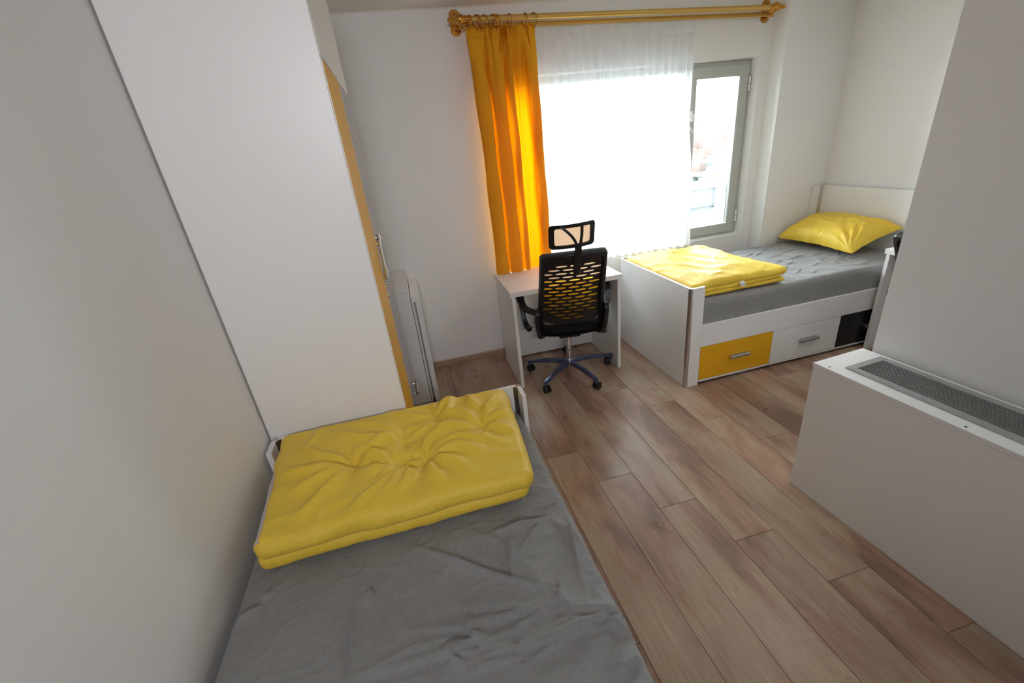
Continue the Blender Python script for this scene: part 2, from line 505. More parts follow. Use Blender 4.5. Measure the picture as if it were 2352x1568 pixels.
# far wall with the window opening, one mesh with a real hole
bm = bmesh.new()
xs = [LX, WX0, WX1, RX]; zs = [-0.012, WZ0, WZ1, ZC]
def wall_grid(y):
    return {(i, k): bm.verts.new((xs[i], y, zs[k])) for i in range(4) for k in range(4)}
G0, G1 = wall_grid(FY), wall_grid(FY + 0.24)
for G in (G0, G1):
    for i in range(3):
        for k in range(3):
            if (i, k) != (1, 1): bm.faces.new((G[i, k], G[i + 1, k], G[i + 1, k + 1], G[i, k + 1]))
for (a, b) in (((1, 1), (2, 1)), ((2, 1), (2, 2)), ((2, 2), (1, 2)), ((1, 2), (1, 1))):
    bm.faces.new((G0[a], G0[b], G1[b], G1[a]))
rim = [(0, 0), (1, 0), (2, 0), (3, 0), (3, 1), (3, 2), (3, 3), (2, 3), (1, 3), (0, 3), (0, 2), (0, 1)]
for i in range(12):
    a, b = rim[i], rim[(i + 1) % 12]
    bm.faces.new((G0[a], G0[b], G1[b], G1[a]))
struct('wall_far', bm, 'wall_paint', 'white painted wall around the window')
# column at the right end of the window wall
bm = bmesh.new(); add_prism(bm, [(3.045, 3.262), (RX, 3.262), (RX, FY + 0.01), (3.052, FY + 0.01)], -0.012, ZC)
struct('wall_pillar', bm, 'wall_paint', 'shallow white wall column right of the window')
# partition behind the radiator cover
PT = [(1.922, 1.327), (2.12, 1.317), (2.265, BY), (2.068, BY)]
bm = bmesh.new(); add_prism(bm, PT, -0.012, ZC)
struct('wall_partition', bm, 'wall_paint', 'tall white partition wall behind the radiator cover')
# small cove where ceiling meets window wall
bm = bmesh.new(); add_prism(bm, [(FY, ZC - 0.009), (FY - 0.004, ZC - 0.004), (FY - 0.009, ZC), (FY, ZC)], 0, 1,
    Matrix(((0, 0, RX - LX, LX), (1, 0, 0, 0), (0, 1, 0, 0), (0, 0, 0, 1))))
struct('trim_1', bm, 'ceiling_paint', 'narrow cove between the ceiling and the window wall')

# baseboards
def baseboard(name, x0, x1, y, label, d=-1):
    bm = bmesh.new()
    pr = [(y, 0), (y + d * 0.014, 0), (y + d * 0.014, 0.034), (y + d * 0.011, 0.038), (y + d * 0.011, 0.048), (y + d * 0.004, 0.058), (y, 0.058)]
    add_prism(bm, pr, 0, 1, Matrix(((0, 0, x1 - x0, x0), (1, 0, 0, 0), (0, 1, 0, 0), (0, 0, 0, 1))))
    struct(name, bm, 'oak_skirting', label)
baseboard('baseboard_far', LX, 3.045, FY, 'brown wood-grain baseboard under the window')
bm = bmesh.new(); add_prism(bm, [(LX, 0), (LX + 0.014, 0), (LX + 0.014, 0.045), (LX + 0.004, 0.058), (LX, 0.058)], 0, 1,
    Matrix(((1, 0, 0, 0), (0, 0, 1.5 - BY, BY), (0, 1, 0, 0), (0, 0, 0, 1))))
struct('baseboard_left', bm, 'oak_skirting', 'brown wood-grain baseboard along the left wall')

# floor planks: lanes run towards the window wall, each lane stepped by about a fifth of a plank
PW, PLN = 0.2000, 1.340
cache = {}
for k in range(-8, 19):
    x0 = 0.525 + PW * k; x1 = x0 + PW
    if x1 < LX or x0 > RX: continue
    y = 1.940 - 0.272 * k
    while y > BY: y -= PLN
    while y < FY:
        a, b = max(y, BY - 0.05), min(y + PLN, FY + 0.005)
        xa, xb = max(x0, LX - 0.01), min(x1, RX + 0.01)
        if b - a > 0.01:
            key = (round(xb - xa, 4), round(b - a, 4))
            if key not in cache:
                bm = bmesh.new()
                w, l = xb - xa - 0.0012, b - a - 0.0012
                vs = add_box(bm, -w / 2, w / 2, -l / 2, l / 2, -0.012, 0.0)
                top = [e for e in bm.edges if all(v.co.z > -0.001 for v in e.verts)]
                bmesh.ops.bevel(bm, geom=top, offset=0.0012, segments=1, affect='EDGES')
                me = bpy.data.meshes.new('plank'); bm.to_mesh(me); bm.free()
                me.materials.append(MATS['oak_laminate']); cache[key] = me
            o = bpy.data.objects.new('plank', cache[key]); COL.objects.link(o)
            o.parent = floor; o.location = ((xa + xb) / 2, (a + b) / 2, 0)
        y += PLN

# window: frame, fixed pane, right-hand sash with its pane
win = empty('window_1', (1.845, 3.56, WZ0), 'wide grey framed window behind the sheer curtain', kind='structure')
FYA, FYB = 3.515, 3.575
def ring_frame(name, x0, x1, z0, z1, t, ya, yb, mat, parent, bev=0.003):
    bm = bmesh.new()
    o = [(x0, z0), (x1, z0), (x1, z1), (x0, z1)]; i = [(x0 + t, z0 + t), (x1 - t, z0 + t), (x1 - t, z1 - t), (x0 + t, z1 - t)]
    V = {}
    for n, P in (('o', o), ('i', i)):
        for j, (x, z) in enumerate(P):
            for yy, s in ((ya, 'a'), (yb, 'b')): V[n, j, s] = bm.verts.new((x, yy, z))
    for j in range(4):
        k = (j + 1) % 4
        bm.faces.new((V['o', j, 'a'], V['o', k, 'a'], V['i', k, 'a'], V['i', j, 'a']))
        bm.faces.new((V['o', j, 'b'], V['i', j, 'b'], V['i', k, 'b'], V['o', k, 'b']))
        bm.faces.new((V['o', j, 'a'], V['o', j, 'b'], V['o', k, 'b'], V['o', k, 'a']))
        bm.faces.new((V['i', j, 'a'], V['i', k, 'a'], V['i', k, 'b'], V['i', j, 'b']))
    fix(bm)
    if bev: bmesh.ops.bevel(bm, geom=list(bm.edges), offset=bev, segments=1, affect='EDGES')
    return from_bm(name, bm, mat, parent)
ring_frame('window_frame', WX0, WX1, WZ0, WZ1, 0.055, FYA, FYB, 'window_frame_plastic', win)
box('mullion', 2.345, 2.415, FYA, FYB, WZ0 + 0.055, WZ1 - 0.055, 'window_frame_plastic', win, 0.003)
sash = ring_frame('sash', 2.395, 2.945, WZ0 + 0.025, WZ1 - 0.035, 0.072, FYA - 0.018, FYB - 0.012, 'window_frame_plastic', win)
ring_frame('glazing_bead', 2.463, 2.877, WZ0 + 0.093, WZ1 - 0.103, 0.010, FYA - 0.012, FYA + 0.02, 'window_frame_plastic', sash, 0.002)
ring_frame('glazing_seal', 2.466, 2.874, WZ0 + 0.097, WZ1 - 0.107, 0.004, FYA + 0.015, FYA + 0.024, 'dark_void', sash, 0)
box('pane', 2.47, 2.87, 3.538, 3.544, WZ0 + 0.10, WZ1 - 0.11, 'window_glass', sash, 0)
box('pane', WX0 + 0.055, 2.345, 3.538, 3.544, WZ0 + 0.055, WZ1 - 0.055, 'window_glass', win, 0)
for z in (1.955, 0.905):
    bm = bmesh.new()
    for zz in (z, z - 0.058):
        add_tube(bm, [(2.953, FYA - 0.024, zz - 0.027), (2.953, FYA - 0.024, zz + 0.027)], 0.0075, 10)
    h = from_bm('hinge', bm, 'white_plastic', win)
    bm = bmesh.new()
    for zz in (z + 0.029, z - 0.029, z - 0.087): add_tube(bm, [(2.953, FYA - 0.024, zz - 0.002), (2.953, FYA - 0.024, zz + 0.002)], 0.008, 10)
    from_bm('hinge_collar', bm, 'black_plastic', h)
# white cable restrictor on the sash stile
bm = bmesh.new(); add_lathe(bm, [(0.0001, 0.016), (0.014, 0.015), (0.019, 0.008), (0.019, 0)], Matrix.Translation((2.440, FYA - 0.018, 1.752)) @ Matrix.Rotation(PI / 2, 4, 'X'), 16)
add_box(bm, 2.423, 2.457, FYA - 0.030, FYA - 0.018, 1.690, 1.752, 0.003)
rs = from_bm('window_restrictor', bm, 'white_plastic', win, True)
shade_auto(rs)
bm = bmesh.new(); add_lathe(bm, [(0.0001, 0.0175), (0.004, 0.017), (0.004, 0.01)], Matrix.Translation((2.440, FYA - 0.018, 1.752)) @ Matrix.Rotation(PI / 2, 4, 'X'), 10)
from_bm('keyhole', bm, 'black_plastic', rs)
bm = bmesh.new(); add_tube(bm, spline([(2.452, FYA - 0.024, 1.70), (2.478, FYA - 0.045, 1.665), (2.482, FYA - 0.05, 1.625), (2.466, FYA - 0.045, 1.603), (2.44, FYA - 0.038, 1.615), (2.42, FYA - 0.03, 1.65), (2.408, FYA - 0.02, 1.68)], 5), 0.0035, 8)
from_bm('cable', bm, 'white_plastic', rs, True)
# plaster sill with its front lip
bm = bmesh.new(); add_box(bm, WX0, WX1, FY - 0.004, FYA, WZ0 - 0.004, WZ0 + 0.006, 0.002)
struct('trim_2', bm, 'wall_paint', 'thin white sill under the window frame')

# ------------------------------------------------------------------ bed builder
def make_bed(root, F, L, Wd, foot_h, head_h, colours, ext_head=True):
    """F maps (l, w, z) -> world; l from foot to head, w from drawer side to wall side"""
    T = 0.018; RTN = 0.105
    def B(name, l0, l1, w0, w1, z0, z1, mat, parent=root, bev=0.0008):
        bm = bmesh.new(); vs = add_box(bm, l0, l1, w0, w1, z0, z1, bev)
        for v in vs: v.co = Vector(F(*v.co))
        fix(bm); return from_bm(name, bm, mat, parent)
    def post(l, w, sl, sw, h, parent):
        r = 0.022; pts = [(0, r)] + [(r - r * math.cos(a), r - r * math.sin(a)) for a in [PI / 2 * k / 6 for k in range(1, 6)]] + [(r, 0), (r, T), (T, T), (T, r)]
        bm = bmesh.new(); add_prism(bm, [(l + sl * a, w + sw * b) for a, b in pts], 0.0, h)
        q_ = T + 0.017
        add_prism(bm, [(l + sl * a, w + sw * b) for a, b in ((T, T), (q_, T), (T + 0.006, T + 0.006), (T, q_))], 0.0, h - 0.0005)
        for v in bm.verts: v.co = Vector(F(*v.co))
        fix(bm); o = from_bm('corner_post', bm, 'aluminium', parent); shade_auto(o, 40)
        o['label'] = 'brushed aluminium rounded corner strip'
    def end(name, l, s, h):
        p = B(name, l, l + s * T, 0.022, Wd - 0.022, 0.002, h, 'white_laminate')
        for w, sw in ((0, 1), (Wd, -1)):
            post(l, w, s, sw, h, p)
            B('side_return', l + s * 0.022, l + s * RTN, w, w + sw * T, 0.002, h, 'white_laminate', p)
        return p
    end('footboard', 0, 1, foot_h)
    end('headboard', L, -1, head_h)
    zr0, zr1, zd0 = 0.297, 0.456, 0.040
    B('side_rail', RTN + 0.001, L - RTN - 0.001, 0.0, T, zr0, zr1, 'white_laminate')
    B('side_rail', RTN + 0.001, L - RTN - 0.001, Wd - T, Wd, 0.04, zr1, 'white_laminate')
    B('kick_strip', RTN + 0.001, L - RTN - 0.001, 0.003, T, 0.022, 0.037, 'white_edge_band')
    B('mattress_base', 0.02, L - 0.02, T + 0.001, Wd - T - 0.001, 0.385, 0.405, 'white_laminate')
    B('drawer_box', 0.03, L - 0.03, T + 0.004, Wd * 0.75, 0.05, 0.29, 'dark_void')
    a, b = RTN + 0.002, L - RTN - 0.002
    cuts = [a, a + (b - a) / 3, a + 2 * (b - a) / 3, b]
    lab = {'yellow_panel': 'orange yellow drawer front', 'white_laminate': 'white drawer front', 'black_panel': 'black drawer front'}
    for i, c in enumerate(colours):
        d = B('drawer', cuts[i] + 0.001, cuts[i + 1] - 0.001, 0.0005, T, zd0, zr0 - 0.003, c); d['label'] = lab[c]
        m = (cuts[i] + cuts[i + 1]) / 2 + 0.02; z = 0.172
        bm = bmesh.new()
        add_tube(bm, [Vector((m - 0.068, -0.0145, z)), Vector((m + 0.068, -0.0145, z))], 0.0125, 14)
        for s in (-1, 1):
            add_box(bm, m + s * 0.072 - 0.006, m + s * 0.072 + 0.006, -0.026, 0.0, z - 0.011, z + 0.011, 0.002)
        add_box(bm, m - 0.068, m + 0.068, -0.003, 0.0, z - 0.016, z + 0.012, 0.001)
        for v in bm.verts: v.co = Vector(F(*v.co))
        fix(bm); shade_auto(from_bm('handle', bm, 'aluminium', d))

# far bed
fb = empty('bed', (1.667, 2.292, 0), 'white bed under the window with yellow, white and black drawers', 'bed')
FL, FW_ = 3.625 - 1.667, 0.968
make_bed(fb, lambda l, w, z: (1.667 + l, 2.292 + w, z), FL, FW_, 0.727, 1.070, ['yellow_panel', 'white_laminate', 'black_panel'])
# near bed
nb = empty('bed', (0.348, 1.618, 0), 'white bed along the left wall, nearest the camera, footboard against the wardrobe', 'bed')
make_bed(nb, lambda l, w, z: (0.349 - w, 1.618 - l, z), 1.958, 1.015, 0.727, 1.070, ['yellow_panel', 'white_laminate', 'black_panel'])

# ------------------------------------------------------------------ soft box builder
def soft_box(name, x0, x1, y0, y1, z0, z1, r, res, mat, topfn=None, parent=None, warp=None, sidefn=None, rz=None):
    """rounded box as a shared-vertex grid; topfn(x, y) raises the top"""
    nx = max(2, int((x1 - x0) / res)); ny = max(2, int((y1 - y0) / res)); nz = max(3, int((z1 - z0) / (res * 1.6)))
    gx = np.linspace(x0, x1, nx + 1); gy = np.linspace(y0, y1, ny + 1); gz = np.linspace(z0, z1, nz + 1)
    idx = {}; V = []
    def vid(i, j, k):
        t = (i, j, k)
        if t not in idx:
            idx[t] = len(V); V.append((gx[i], gy[j], gz[k]))
        return idx[t]
    Fc = []
    for i in range(nx):
        for j in range(ny):
            Fc.append((vid(i, j, nz), vid(i + 1, j, nz), vid(i + 1, j + 1, nz), vid(i, j + 1, nz)))
            Fc.append((vid(i, j, 0), vid(i, j + 1, 0), vid(i + 1, j + 1, 0), vid(i + 1, j, 0)))
    for k in range(nz):
        for i in range(nx):
            Fc.append((vid(i, 0, k), vid(i + 1, 0, k), vid(i + 1, 0, k + 1), vid(i, 0, k + 1)))
            Fc.append((vid(i, ny, k), vid(i, ny, k + 1), vid(i + 1, ny, k + 1), vid(i + 1, ny, k)))
        for j in range(ny):
            Fc.append((vid(0, j, k), vid(0, j, k + 1), vid(0, j + 1, k + 1), vid(0, j + 1, k)))
            Fc.append((vid(nx, j, k), vid(nx, j + 1, k), vid(nx, j + 1, k + 1), vid(nx, j, k + 1)))
    V = np.array(V, float)
    rzz = rz or r
    rv = np.array([r, r, rzz])
    lo = np.array([x0, y0, z0]) + rv; hi = np.array([x1, y1, z1]) - rv
    hi = np.maximum(hi, lo + 1e-6)
    q = np.clip(V, lo, hi); d = (V - q) / rv
    n = np.linalg.norm(d, axis=1, keepdims=True); n[n < 1e-9] = 1
    P = q + d / n * rv
    nrm = d / n
    x, y = P[:, 0], P[:, 1]
    up = np.clip(nrm[:, 2], 0, 1)
    if topfn is not None:
        P[:, 2] += topfn(x, y) * up ** 0.7 * np.where(V[:, 2] > (z0 + z1) / 2, 1, 0)
    if sidefn is not None:
        s = sidefn(P, nrm)
        P += nrm * s[:, None] * (1 - np.abs(nrm[:, 2:3])) ** 0.5
    if warp is not None: P = warp(P)
    return from_np(name, P, Fc, mat, parent)

NEAR_CREASES = [[(-0.305, 0.676), (-0.194, 0.697), (-0.069, 0.7)], [(-0.188, 0.749), (-0.045, 0.71), (0.191, 0.705)], [(-0.062, 0.638), (0.135, 0.621), (0.314, 0.636)], [(-0.328, 0.677), (-0.144, 0.667), (0.012, 0.645)], [(-0.05, 0.714), (-0.031, 0.678), (0.012, 0.642)], [(0.199, 0.725), (0.088, 0.806), (-0.136, 0.996)], [(0.242, 0.973), (0.126, 0.874)], [(0.242, 0.973), (0.073, 0.976)], [(0.307, 0.949), (0.266, 0.739)], [(0.261, 0.949), (0.314, 0.836)], [(0.317, 0.64), (0.32, 0.575)], [(0.282, 0.625), (0.32, 0.575)], [(-0.063, 0.632), (-0.096, 0.663)], [(0.007, 0.666), (0.078, 0.667), (0.191, 0.705)], [(-0.042, 0.616), (0.057, 0.607)], [(-0.576, 0.948), (-0.637, 0.913)], [(-0.573, 0.959), (-0.553, 0.987)], [(-0.291, 0.861), (-0.277, 0.899)], [(-0.338, 0.854), (-0.315, 0.691)], [(0.221, 1.106), (0.288, 1.088)], [(0.203, 1.041), (0.318, 1.031)], [(0.115, 0.937), (0.096, 0.816)], [(-0.044, 0.769), (0.025, 0.749), (0.093, 0.72)], [(0.097, 0.594), (0.177, 0.61), (0.282, 0.636)], [(0.199, 0.725), (0.193, 0.682)], [(0.074, 0.671), (0.073, 0.649)], [(0.187, 0.678), (0.317, 0.64)], [(-0.115, 0.667), (-0.031, 0.673)], [(0.239, 0.506), (0.323, 0.526)]]
def sheet_near(x, y):
    z = creases(x, y, NEAR_CREASES, 0.019, 0.0085)
    wx = x + 0.05 * vn(x * 5, y * 5, 3); wy = y + 0.05 * vn(x * 5, y * 5, 4)
    z += 0.015 * vn(x * 5, y * 6, 5)
    msk = np.clip((x + 0.15) * 2.2, 0.15, 1)
    z += 0.0085 * msk * np.clip(ridge(wx * 9 + wy * 4, wy * 16, 7), 0, 1) ** 4
    z += 0.0034 * np.clip(ridge(wx * 22 - wy * 9, wy * 30, 8), 0, 1) ** 3
    return z
def drape_side(P, nrm):
    s = P[:, 0] * 7 + P[:, 1] * 7
    return 0.004 * vn(s, P[:, 2] * 5, 9) + 0.0025 * vn(s * 3.1, P[:, 2] * 9, 10)
m1 = soft_box('mattress', -0.648, 0.330, -0.318, 1.594, 0.405, 0.612, 0.032, 0.0054, 'grey_sheet_cotton', sheet_near, sidefn=drape_side)
tag(m1, 'mattress in a creased grey sheet on the near bed by the left wall', 'mattress')

# far mattress: radiating wrinkles at the middle
rnd = np.random.RandomState(5)
FAR = []
for _ in range(90):
    x = rnd.uniform(2.45, 3.3); y = rnd.uniform(2.4, 3.2); a = rnd.choice([0.25, 0.5, 2.2, 2.7, 1.3]) + rnd.uniform(-0.3, 0.3); l = rnd.uniform(0.03, 0.13)
    c, s = math.cos(a) * l, math.sin(a) * l
    FAR.append([(x - c, y - s), (x + 0.008, y - 0.006), (x + c, y + s)])
def sheet_far(x, y):
    z = creases(x, y, FAR, 0.0085, 0.008)
    z += 0.008 * vn(x * 6, y * 6, 15)
    wx = x + 0.05 * vn(x * 6, y * 6, 16)
    z += 0.004 * np.clip(ridge(wx * 12 + y * 5, y * 15, 17), 0, 1) ** 3
    return z
m2 = soft_box('mattress', 1.690, 3.600, 2.313, 3.239, 0.405, 0.620, 0.034, 0.0085, 'grey_sheet_cotton', sheet_far, sidefn=drape_side)
tag(m2, 'mattress in a grey sheet on the far bed under the window', 'mattress')

# ------------------------------------------------------------------ near duvet
PUCK = [(-0.326, 1.306, 1.3), (-0.172, 1.241, 1.0), (-0.087, 1.236, 1.15), (-0.154, 1.361, 0.9), (-0.031, 1.468, 0.8), (0.13, 1.344, 0.8)]
RIDG = [  # cushioned folds traced on the top
    [(-0.52, 1.46), (-0.44, 1.38), (-0.34, 1.315)], [(-0.40, 1.50), (-0.30, 1.42), (-0.17, 1.37)], [(-0.33, 1.55), (-0.24, 1.47), (-0.16, 1.38)],
    [(-0.30, 1.35), (-0.22, 1.38), (-0.16, 1.36)], [(-0.32, 1.29), (-0.26, 1.315), (-0.18, 1.25)], [(-0.29, 1.26), (-0.23, 1.22), (-0.17, 1.24)],
    [(-0.33, 1.29), (-0.42, 1.26), (-0.52, 1.22)], [(-0.33, 1.29), (-0.46, 1.31), (-0.56, 1.33)], [(-0.34, 1.28), (-0.42, 1.17), (-0.50, 1.09)],
    [(-0.18, 1.22), (-0.24, 1.14), (-0.34, 1.07)], [(-0.16, 1.22), (-0.20, 1.13), (-0.27, 1.06)], [(-0.13, 1.21), (-0.15, 1.14), (-0.20, 1.08)],
    [(-0.08, 1.22), (-0.06, 1.14), (-0.02, 1.09)], [(-0.07, 1.23), (0.0, 1.18), (0.06, 1.11)], [(-0.06, 1.24), (0.04, 1.24), (0.12, 1.19)],
    [(-0.06, 1.26), (0.03, 1.29), (0.12, 1.27), (0.2, 1.2)], [(-0.14, 1.37), (-0.06, 1.40), (0.0, 1.36)], [(-0.10, 1.27), (-0.06, 1.33), (0.01, 1.37), (0.10, 1.36)],
    [(-0.03, 1.47), (0.06, 1.44), (0.13, 1.36)], [(-0.03, 1.48), (0.01, 1.54), (0.03, 1.58)], [(-0.03, 1.46), (-0.12, 1.50), (-0.2, 1.55)],
    [(0.13, 1.34), (0.19, 1.31), (0.24, 1.26)], [(0.13, 1.35), (0.19, 1.38), (0.25, 1.38)], [(0.13, 1.36), (0.17, 1.45), (0.22, 1.52)],
    [(0.10, 1.57), (0.11, 1.50), (0.13, 1.45)], [(-0.45, 1.56), (-0.47, 1.49), (-0.50, 1.42)], [(0.05, 1.58), (0.02, 1.5), (0.0, 1.45)]]
def puff(x, y):
    z = np.zeros_like(x)
    # gentle bulge of the filling, dished along the middle
    u = (x + 0.17) / 0.43; v = (y - 1.31) / 0.28
    z += 0.014 * np.clip(1 - np.abs(v) ** 2.6, 0, 1) * np.clip(1 - np.abs(u) ** 4, 0, 1) + 0.012 * np.clip((y - 1.15) / 0.4, 0, 1)
    for i, (px, py, s) in enumerate(PUCK):
        dx, dy = x - px, y - py; r = np.hypot(dx, dy) + 1e-6; th = np.arctan2(dy, dx)
        z -= 0.034 * s * np.exp(-(r / 0.036) ** 1.25)
        z += 0.0040 * s * np.exp(-((r - 0.06) / 0.045) ** 2) * np.cos(th * (5 + i % 3) + 2 * i + 8 * vn(r * 8, th, i))
    for i, ln in enumerate(RIDG):
        n = len(ln) - 1; best = np.zeros_like(x)
        for k in range(n):
            d, t, s = seg_dist(x, y, ln[k], ln[k + 1]); tt = (k + t) / n
            env = np.clip(np.sin(np.clip(tt, 0.03, 0.97) * PI), 0, 1) ** 0.7
            wd = 0.013 + 0.011 * tt
            best = np.maximum(best, env * np.exp(-(d / wd) ** 2))
        z += (0.0165 + 0.005 * ((i * 7) % 5) / 5) * best
    wx = x + 0.06 * vn(x * 7, y * 7, 21); wy = y + 0.06 * vn(x * 7, y * 7, 22)
    z += 0.0045 * np.clip(ridge(wx * 8, wy * 11, 23), -0.4, 1)
    z += 0.0016 * vn(wx * 30, wy * 34, 24)
    return z
def duvet_warp(P, lower=False):
    # corners pulled to where they lie: slightly turned on the bed
    x, y, z = P[:, 0].copy(), P[:, 1].copy(), P[:, 2].copy()
    e = np.abs((x + 0.17) / 0.43)
    x2 = x + 0.010 * vn(y * 16, z * 30, 31) * e ** 2
    y2 = y + 0.012 * vn(x * 9, z * 20, 32)
    # front left corner swings outwards, right end narrows
    y2 += 0.010 * (x + 0.17)
    x2 += -0.02 * np.clip((1.30 - y) / 0.3, -1, 1) * np.clip(-(x + 0.17) / 0.43, -1, 1) * -1
    return np.stack([x2, y2, z], 1)
dv = empty('duvet', (-0.17, 1.31, 0.612), 'folded yellow duvet with grey reverse at the foot of the near bed', 'duvet')
ztop = lambda x, y: 0.004 * vn(x * 6, y * 6, 40)
lo = soft_box('lower_layer', -0.622, 0.236, 1.044, 1.585, 0.625, 0.684, 0.029, 0.0065, 'yellow_duvet_cotton', ztop, dv,
              warp=lambda P: duvet_warp(P + np.array([0, 0.006, 0]) * 1), sidefn=lambda P, n: 0.005 * vn(P[:, 0] * 22 + P[:, 1] * 22, P[:, 2] * 40, 41))
hi = soft_box('upper_layer', -0.606, 0.262, 1.036, 1.592, 0.674, 0.742, 0.034, 0.0042, 'yellow_duvet_cotton', puff, dv,
              warp=duvet_warp, sidefn=lambda P, n: 0.005 * vn(P[:, 0] * 18 + P[:, 1] * 18, P[:, 2] * 30, 42))
# grey reverse side showing along the wall edge
bm = bmesh.new()
n = 60
rows = []
for i in range(n + 1):
    t = i / n; y = 1.050 + 0.525 * t
    xo = -0.598 + 0.02 * min(1, max(-1, (1.30 - y) / 0.3))
    w = 0.0020 * math.sin(t * 9) + 0.0015 * math.sin(t * 23)
    rows.append([bm.verts.new(p) for p in ((xo + 0.008, y, 0.680), (xo - 0.003 + w, y, 0.692), (xo - 0.007 + w, y, 0.712), (xo - 0.003 + w, y, 0.733 + w), (xo + 0.008, y, 0.745), (xo + 0.014, y, 0.738))])
for i in range(n):
    for k in range(5): bm.faces.new((rows[i][k], rows[i + 1][k], rows[i + 1][k + 1], rows[i][k + 1]))
fix(bm); o = from_bm('reverse_edge', bm, 'duvet_reverse_cotton', dv, True); o['label'] = 'pale grey reverse side of the duvet'
o.modifiers.new('thick', 'SOLIDIFY').thickness = 0.003

# ------------------------------------------------------------------ far duvet
fd = empty('duvet', (2.08, 2.82, 0.62), 'folded yellow duvet with a white label on the far bed under the window', 'duvet')
def fpuff(x, y):
    u = (x - 2.10) / 0.37; v = (y - 2.82) / 0.47
    z = 0.022 * np.clip(1 - np.abs(u) ** 3, 0, 1) * np.clip(1 - np.abs(v) ** 4, 0, 1)
    wx = x + 0.07 * vn(x * 6, y * 6, 51); wy = y + 0.08 * vn(x * 6, y * 6, 52)
    z += 0.007 * np.clip(ridge(wx * 6 + wy * 3, wy * 3, 53), -0.5, 1)
    z += 0.004 * np.clip(ridge(wx * 14, wy * 6, 54), 0, 1) ** 2
    z += 0.002 * vn(x * 40, y * 25, 55)
    return z
def fwarp(P):
    x, y, z = P[:, 0].copy(), P[:, 1].copy(), P[:, 2].copy()
    t = np.clip((3.28 - y) / 0.93, 0, 1)
    x2 = x + 0.0 * t + 0.012 * vn(y * 8, z * 18, 57)
    y2 = y + 0.012 * vn(x * 8, z * 20, 58)
    # head-side edge bulges in the middle and tapers to a point at the room side
    s = np.clip((x - 1.8) / 0.65, 0, 1)
    x2 += -0.03 * s * np.sin(t * PI) ** 2
    z2 = z - 0.018 * s * (1 - t) * np.clip((z - 0.63) / 0.05, 0, 1)
    return np.stack([x2, y2, z2], 1)
soft_box('lower_layer', 1.715, 2.440, 2.345, 3.225, 0.632, 0.666, 0.018, 0.009, 'yellow_duvet_cotton', None, fd, warp=fwarp, sidefn=lambda P, n: 0.006 * vn(P[:, 0] * 18 + P[:, 1] * 18, P[:, 2] * 40, 61))
soft_box('middle_layer', 1.715, 2.395, 2.340, 3.230, 0.660, 0.694, 0.017, 0.009, 'yellow_duvet_cotton', None, fd, warp=fwarp, sidefn=lambda P, n: 0.008 * vn(P[:, 0] * 20 + P[:, 1] * 20, P[:, 2] * 40, 62))
soft_box('upper_layer', 1.705, 2.445, 2.338, 3.240, 0.682, 0.732, 0.026, 0.0068, 'yellow_duvet_cotton', fpuff, fd, warp=fwarp, sidefn=lambda P, n: 0.005 * vn(P[:, 0] * 15 + P[:, 1] * 15, P[:, 2] * 30, 63))
bm = bmesh.new()
V = [bm.verts.new(p) for p in ((2.055, 2.332, 0.702), (2.090, 2.328, 0.704), (2.102, 2.322, 0.668), (2.068, 2.324, 0.664), (2.080, 2.316, 0.684))]
bm.faces.new((V[0], V[1], V[4])); bm.faces.new((V[1], V[2], V[4])); bm.faces.new((V[2], V[3], V[4])); bm.faces.new((V[3], V[0], V[4]))
fix(bm); o = from_bm('care_label', bm, 'white_label', fd); o['label'] = 'small white sewn-in care label'
o.modifiers.new('thick', 'SOLIDIFY').thickness = 0.001

# ------------------------------------------------------------------ pillow
def pillow_mesh(nu=150, nv=96):
    u = np.linspace(-1, 1, nu + 1); v = np.linspace(-1, 1, nv + 1)
    U, Vv = np.meshgrid(u, v, indexing='ij')
    e = (1 - np.abs(U) ** 2.6) * (1 - np.abs(Vv) ** 2.4)
    T = np.clip(e, 0, 1) ** 0.42
    # outline: sides pull in, corners stay out
    X = U * (0.365 - 0.030 * (1 - Vv ** 2) * np.abs(U) ** 3) ; Y = Vv * (0.222 - 0.026 * (1 - U ** 2) ** 2 * np.abs(Vv) ** 3)
    X = X + 0.006 * vn(U * 3, Vv * 9, 71) * np.abs(U) ** 3
    Y = Y + 0.010 * vn(U * 7, Vv * 2, 72) * np.abs(Vv) ** 4
    wr = np.zeros_like(U)
    for (cu, cv, k) in ((-1, -1, 3), (1, -1, 4), (-1, 1, 5), (1, 1, 6)):
        dx, dy = (U - cu) * 0.385, (Vv - cv) * 0.222; r = np.hypot(dx, dy); th = np.arctan2(dy, dx)
        wr += 0.0105 * np.exp(-((r - 0.15) / 0.10) ** 2) * np.cos(th * 17 + 6 * vn(r * 6, th * 1.5, 70 + k))
    wr += 0.014 * np.clip(ridge(U * 2.6 + 0.5 * vn(U * 4, Vv * 4, 78), Vv * 2.2, 79), -0.3, 1) * T
    wr += 0.007 * np.clip(ridge(U * 6 + Vv * 2, Vv * 5 - U, 80), 0, 1) ** 2 * T
    top = 0.122 * T + wr * T
    bot = -0.022 * T
    V = np.concatenate([np.stack([X, Y, top], -1).reshape(-1, 3), np.stack([X, Y, bot], -1).reshape(-1, 3)])
    m = (nu + 1) * (nv + 1); F = []
    id_ = lambda i, j, s: s * m + i * (nv + 1) + j
    for i in range(nu):
        for j in range(nv):
            F.append((id_(i, j, 0), id_(i + 1, j, 0), id_(i + 1, j + 1, 0), id_(i, j + 1, 0)))
            F.append((id_(i, j, 1), id_(i, j + 1, 1), id_(i + 1, j + 1, 1), id_(i + 1, j, 1)))
    return V, F
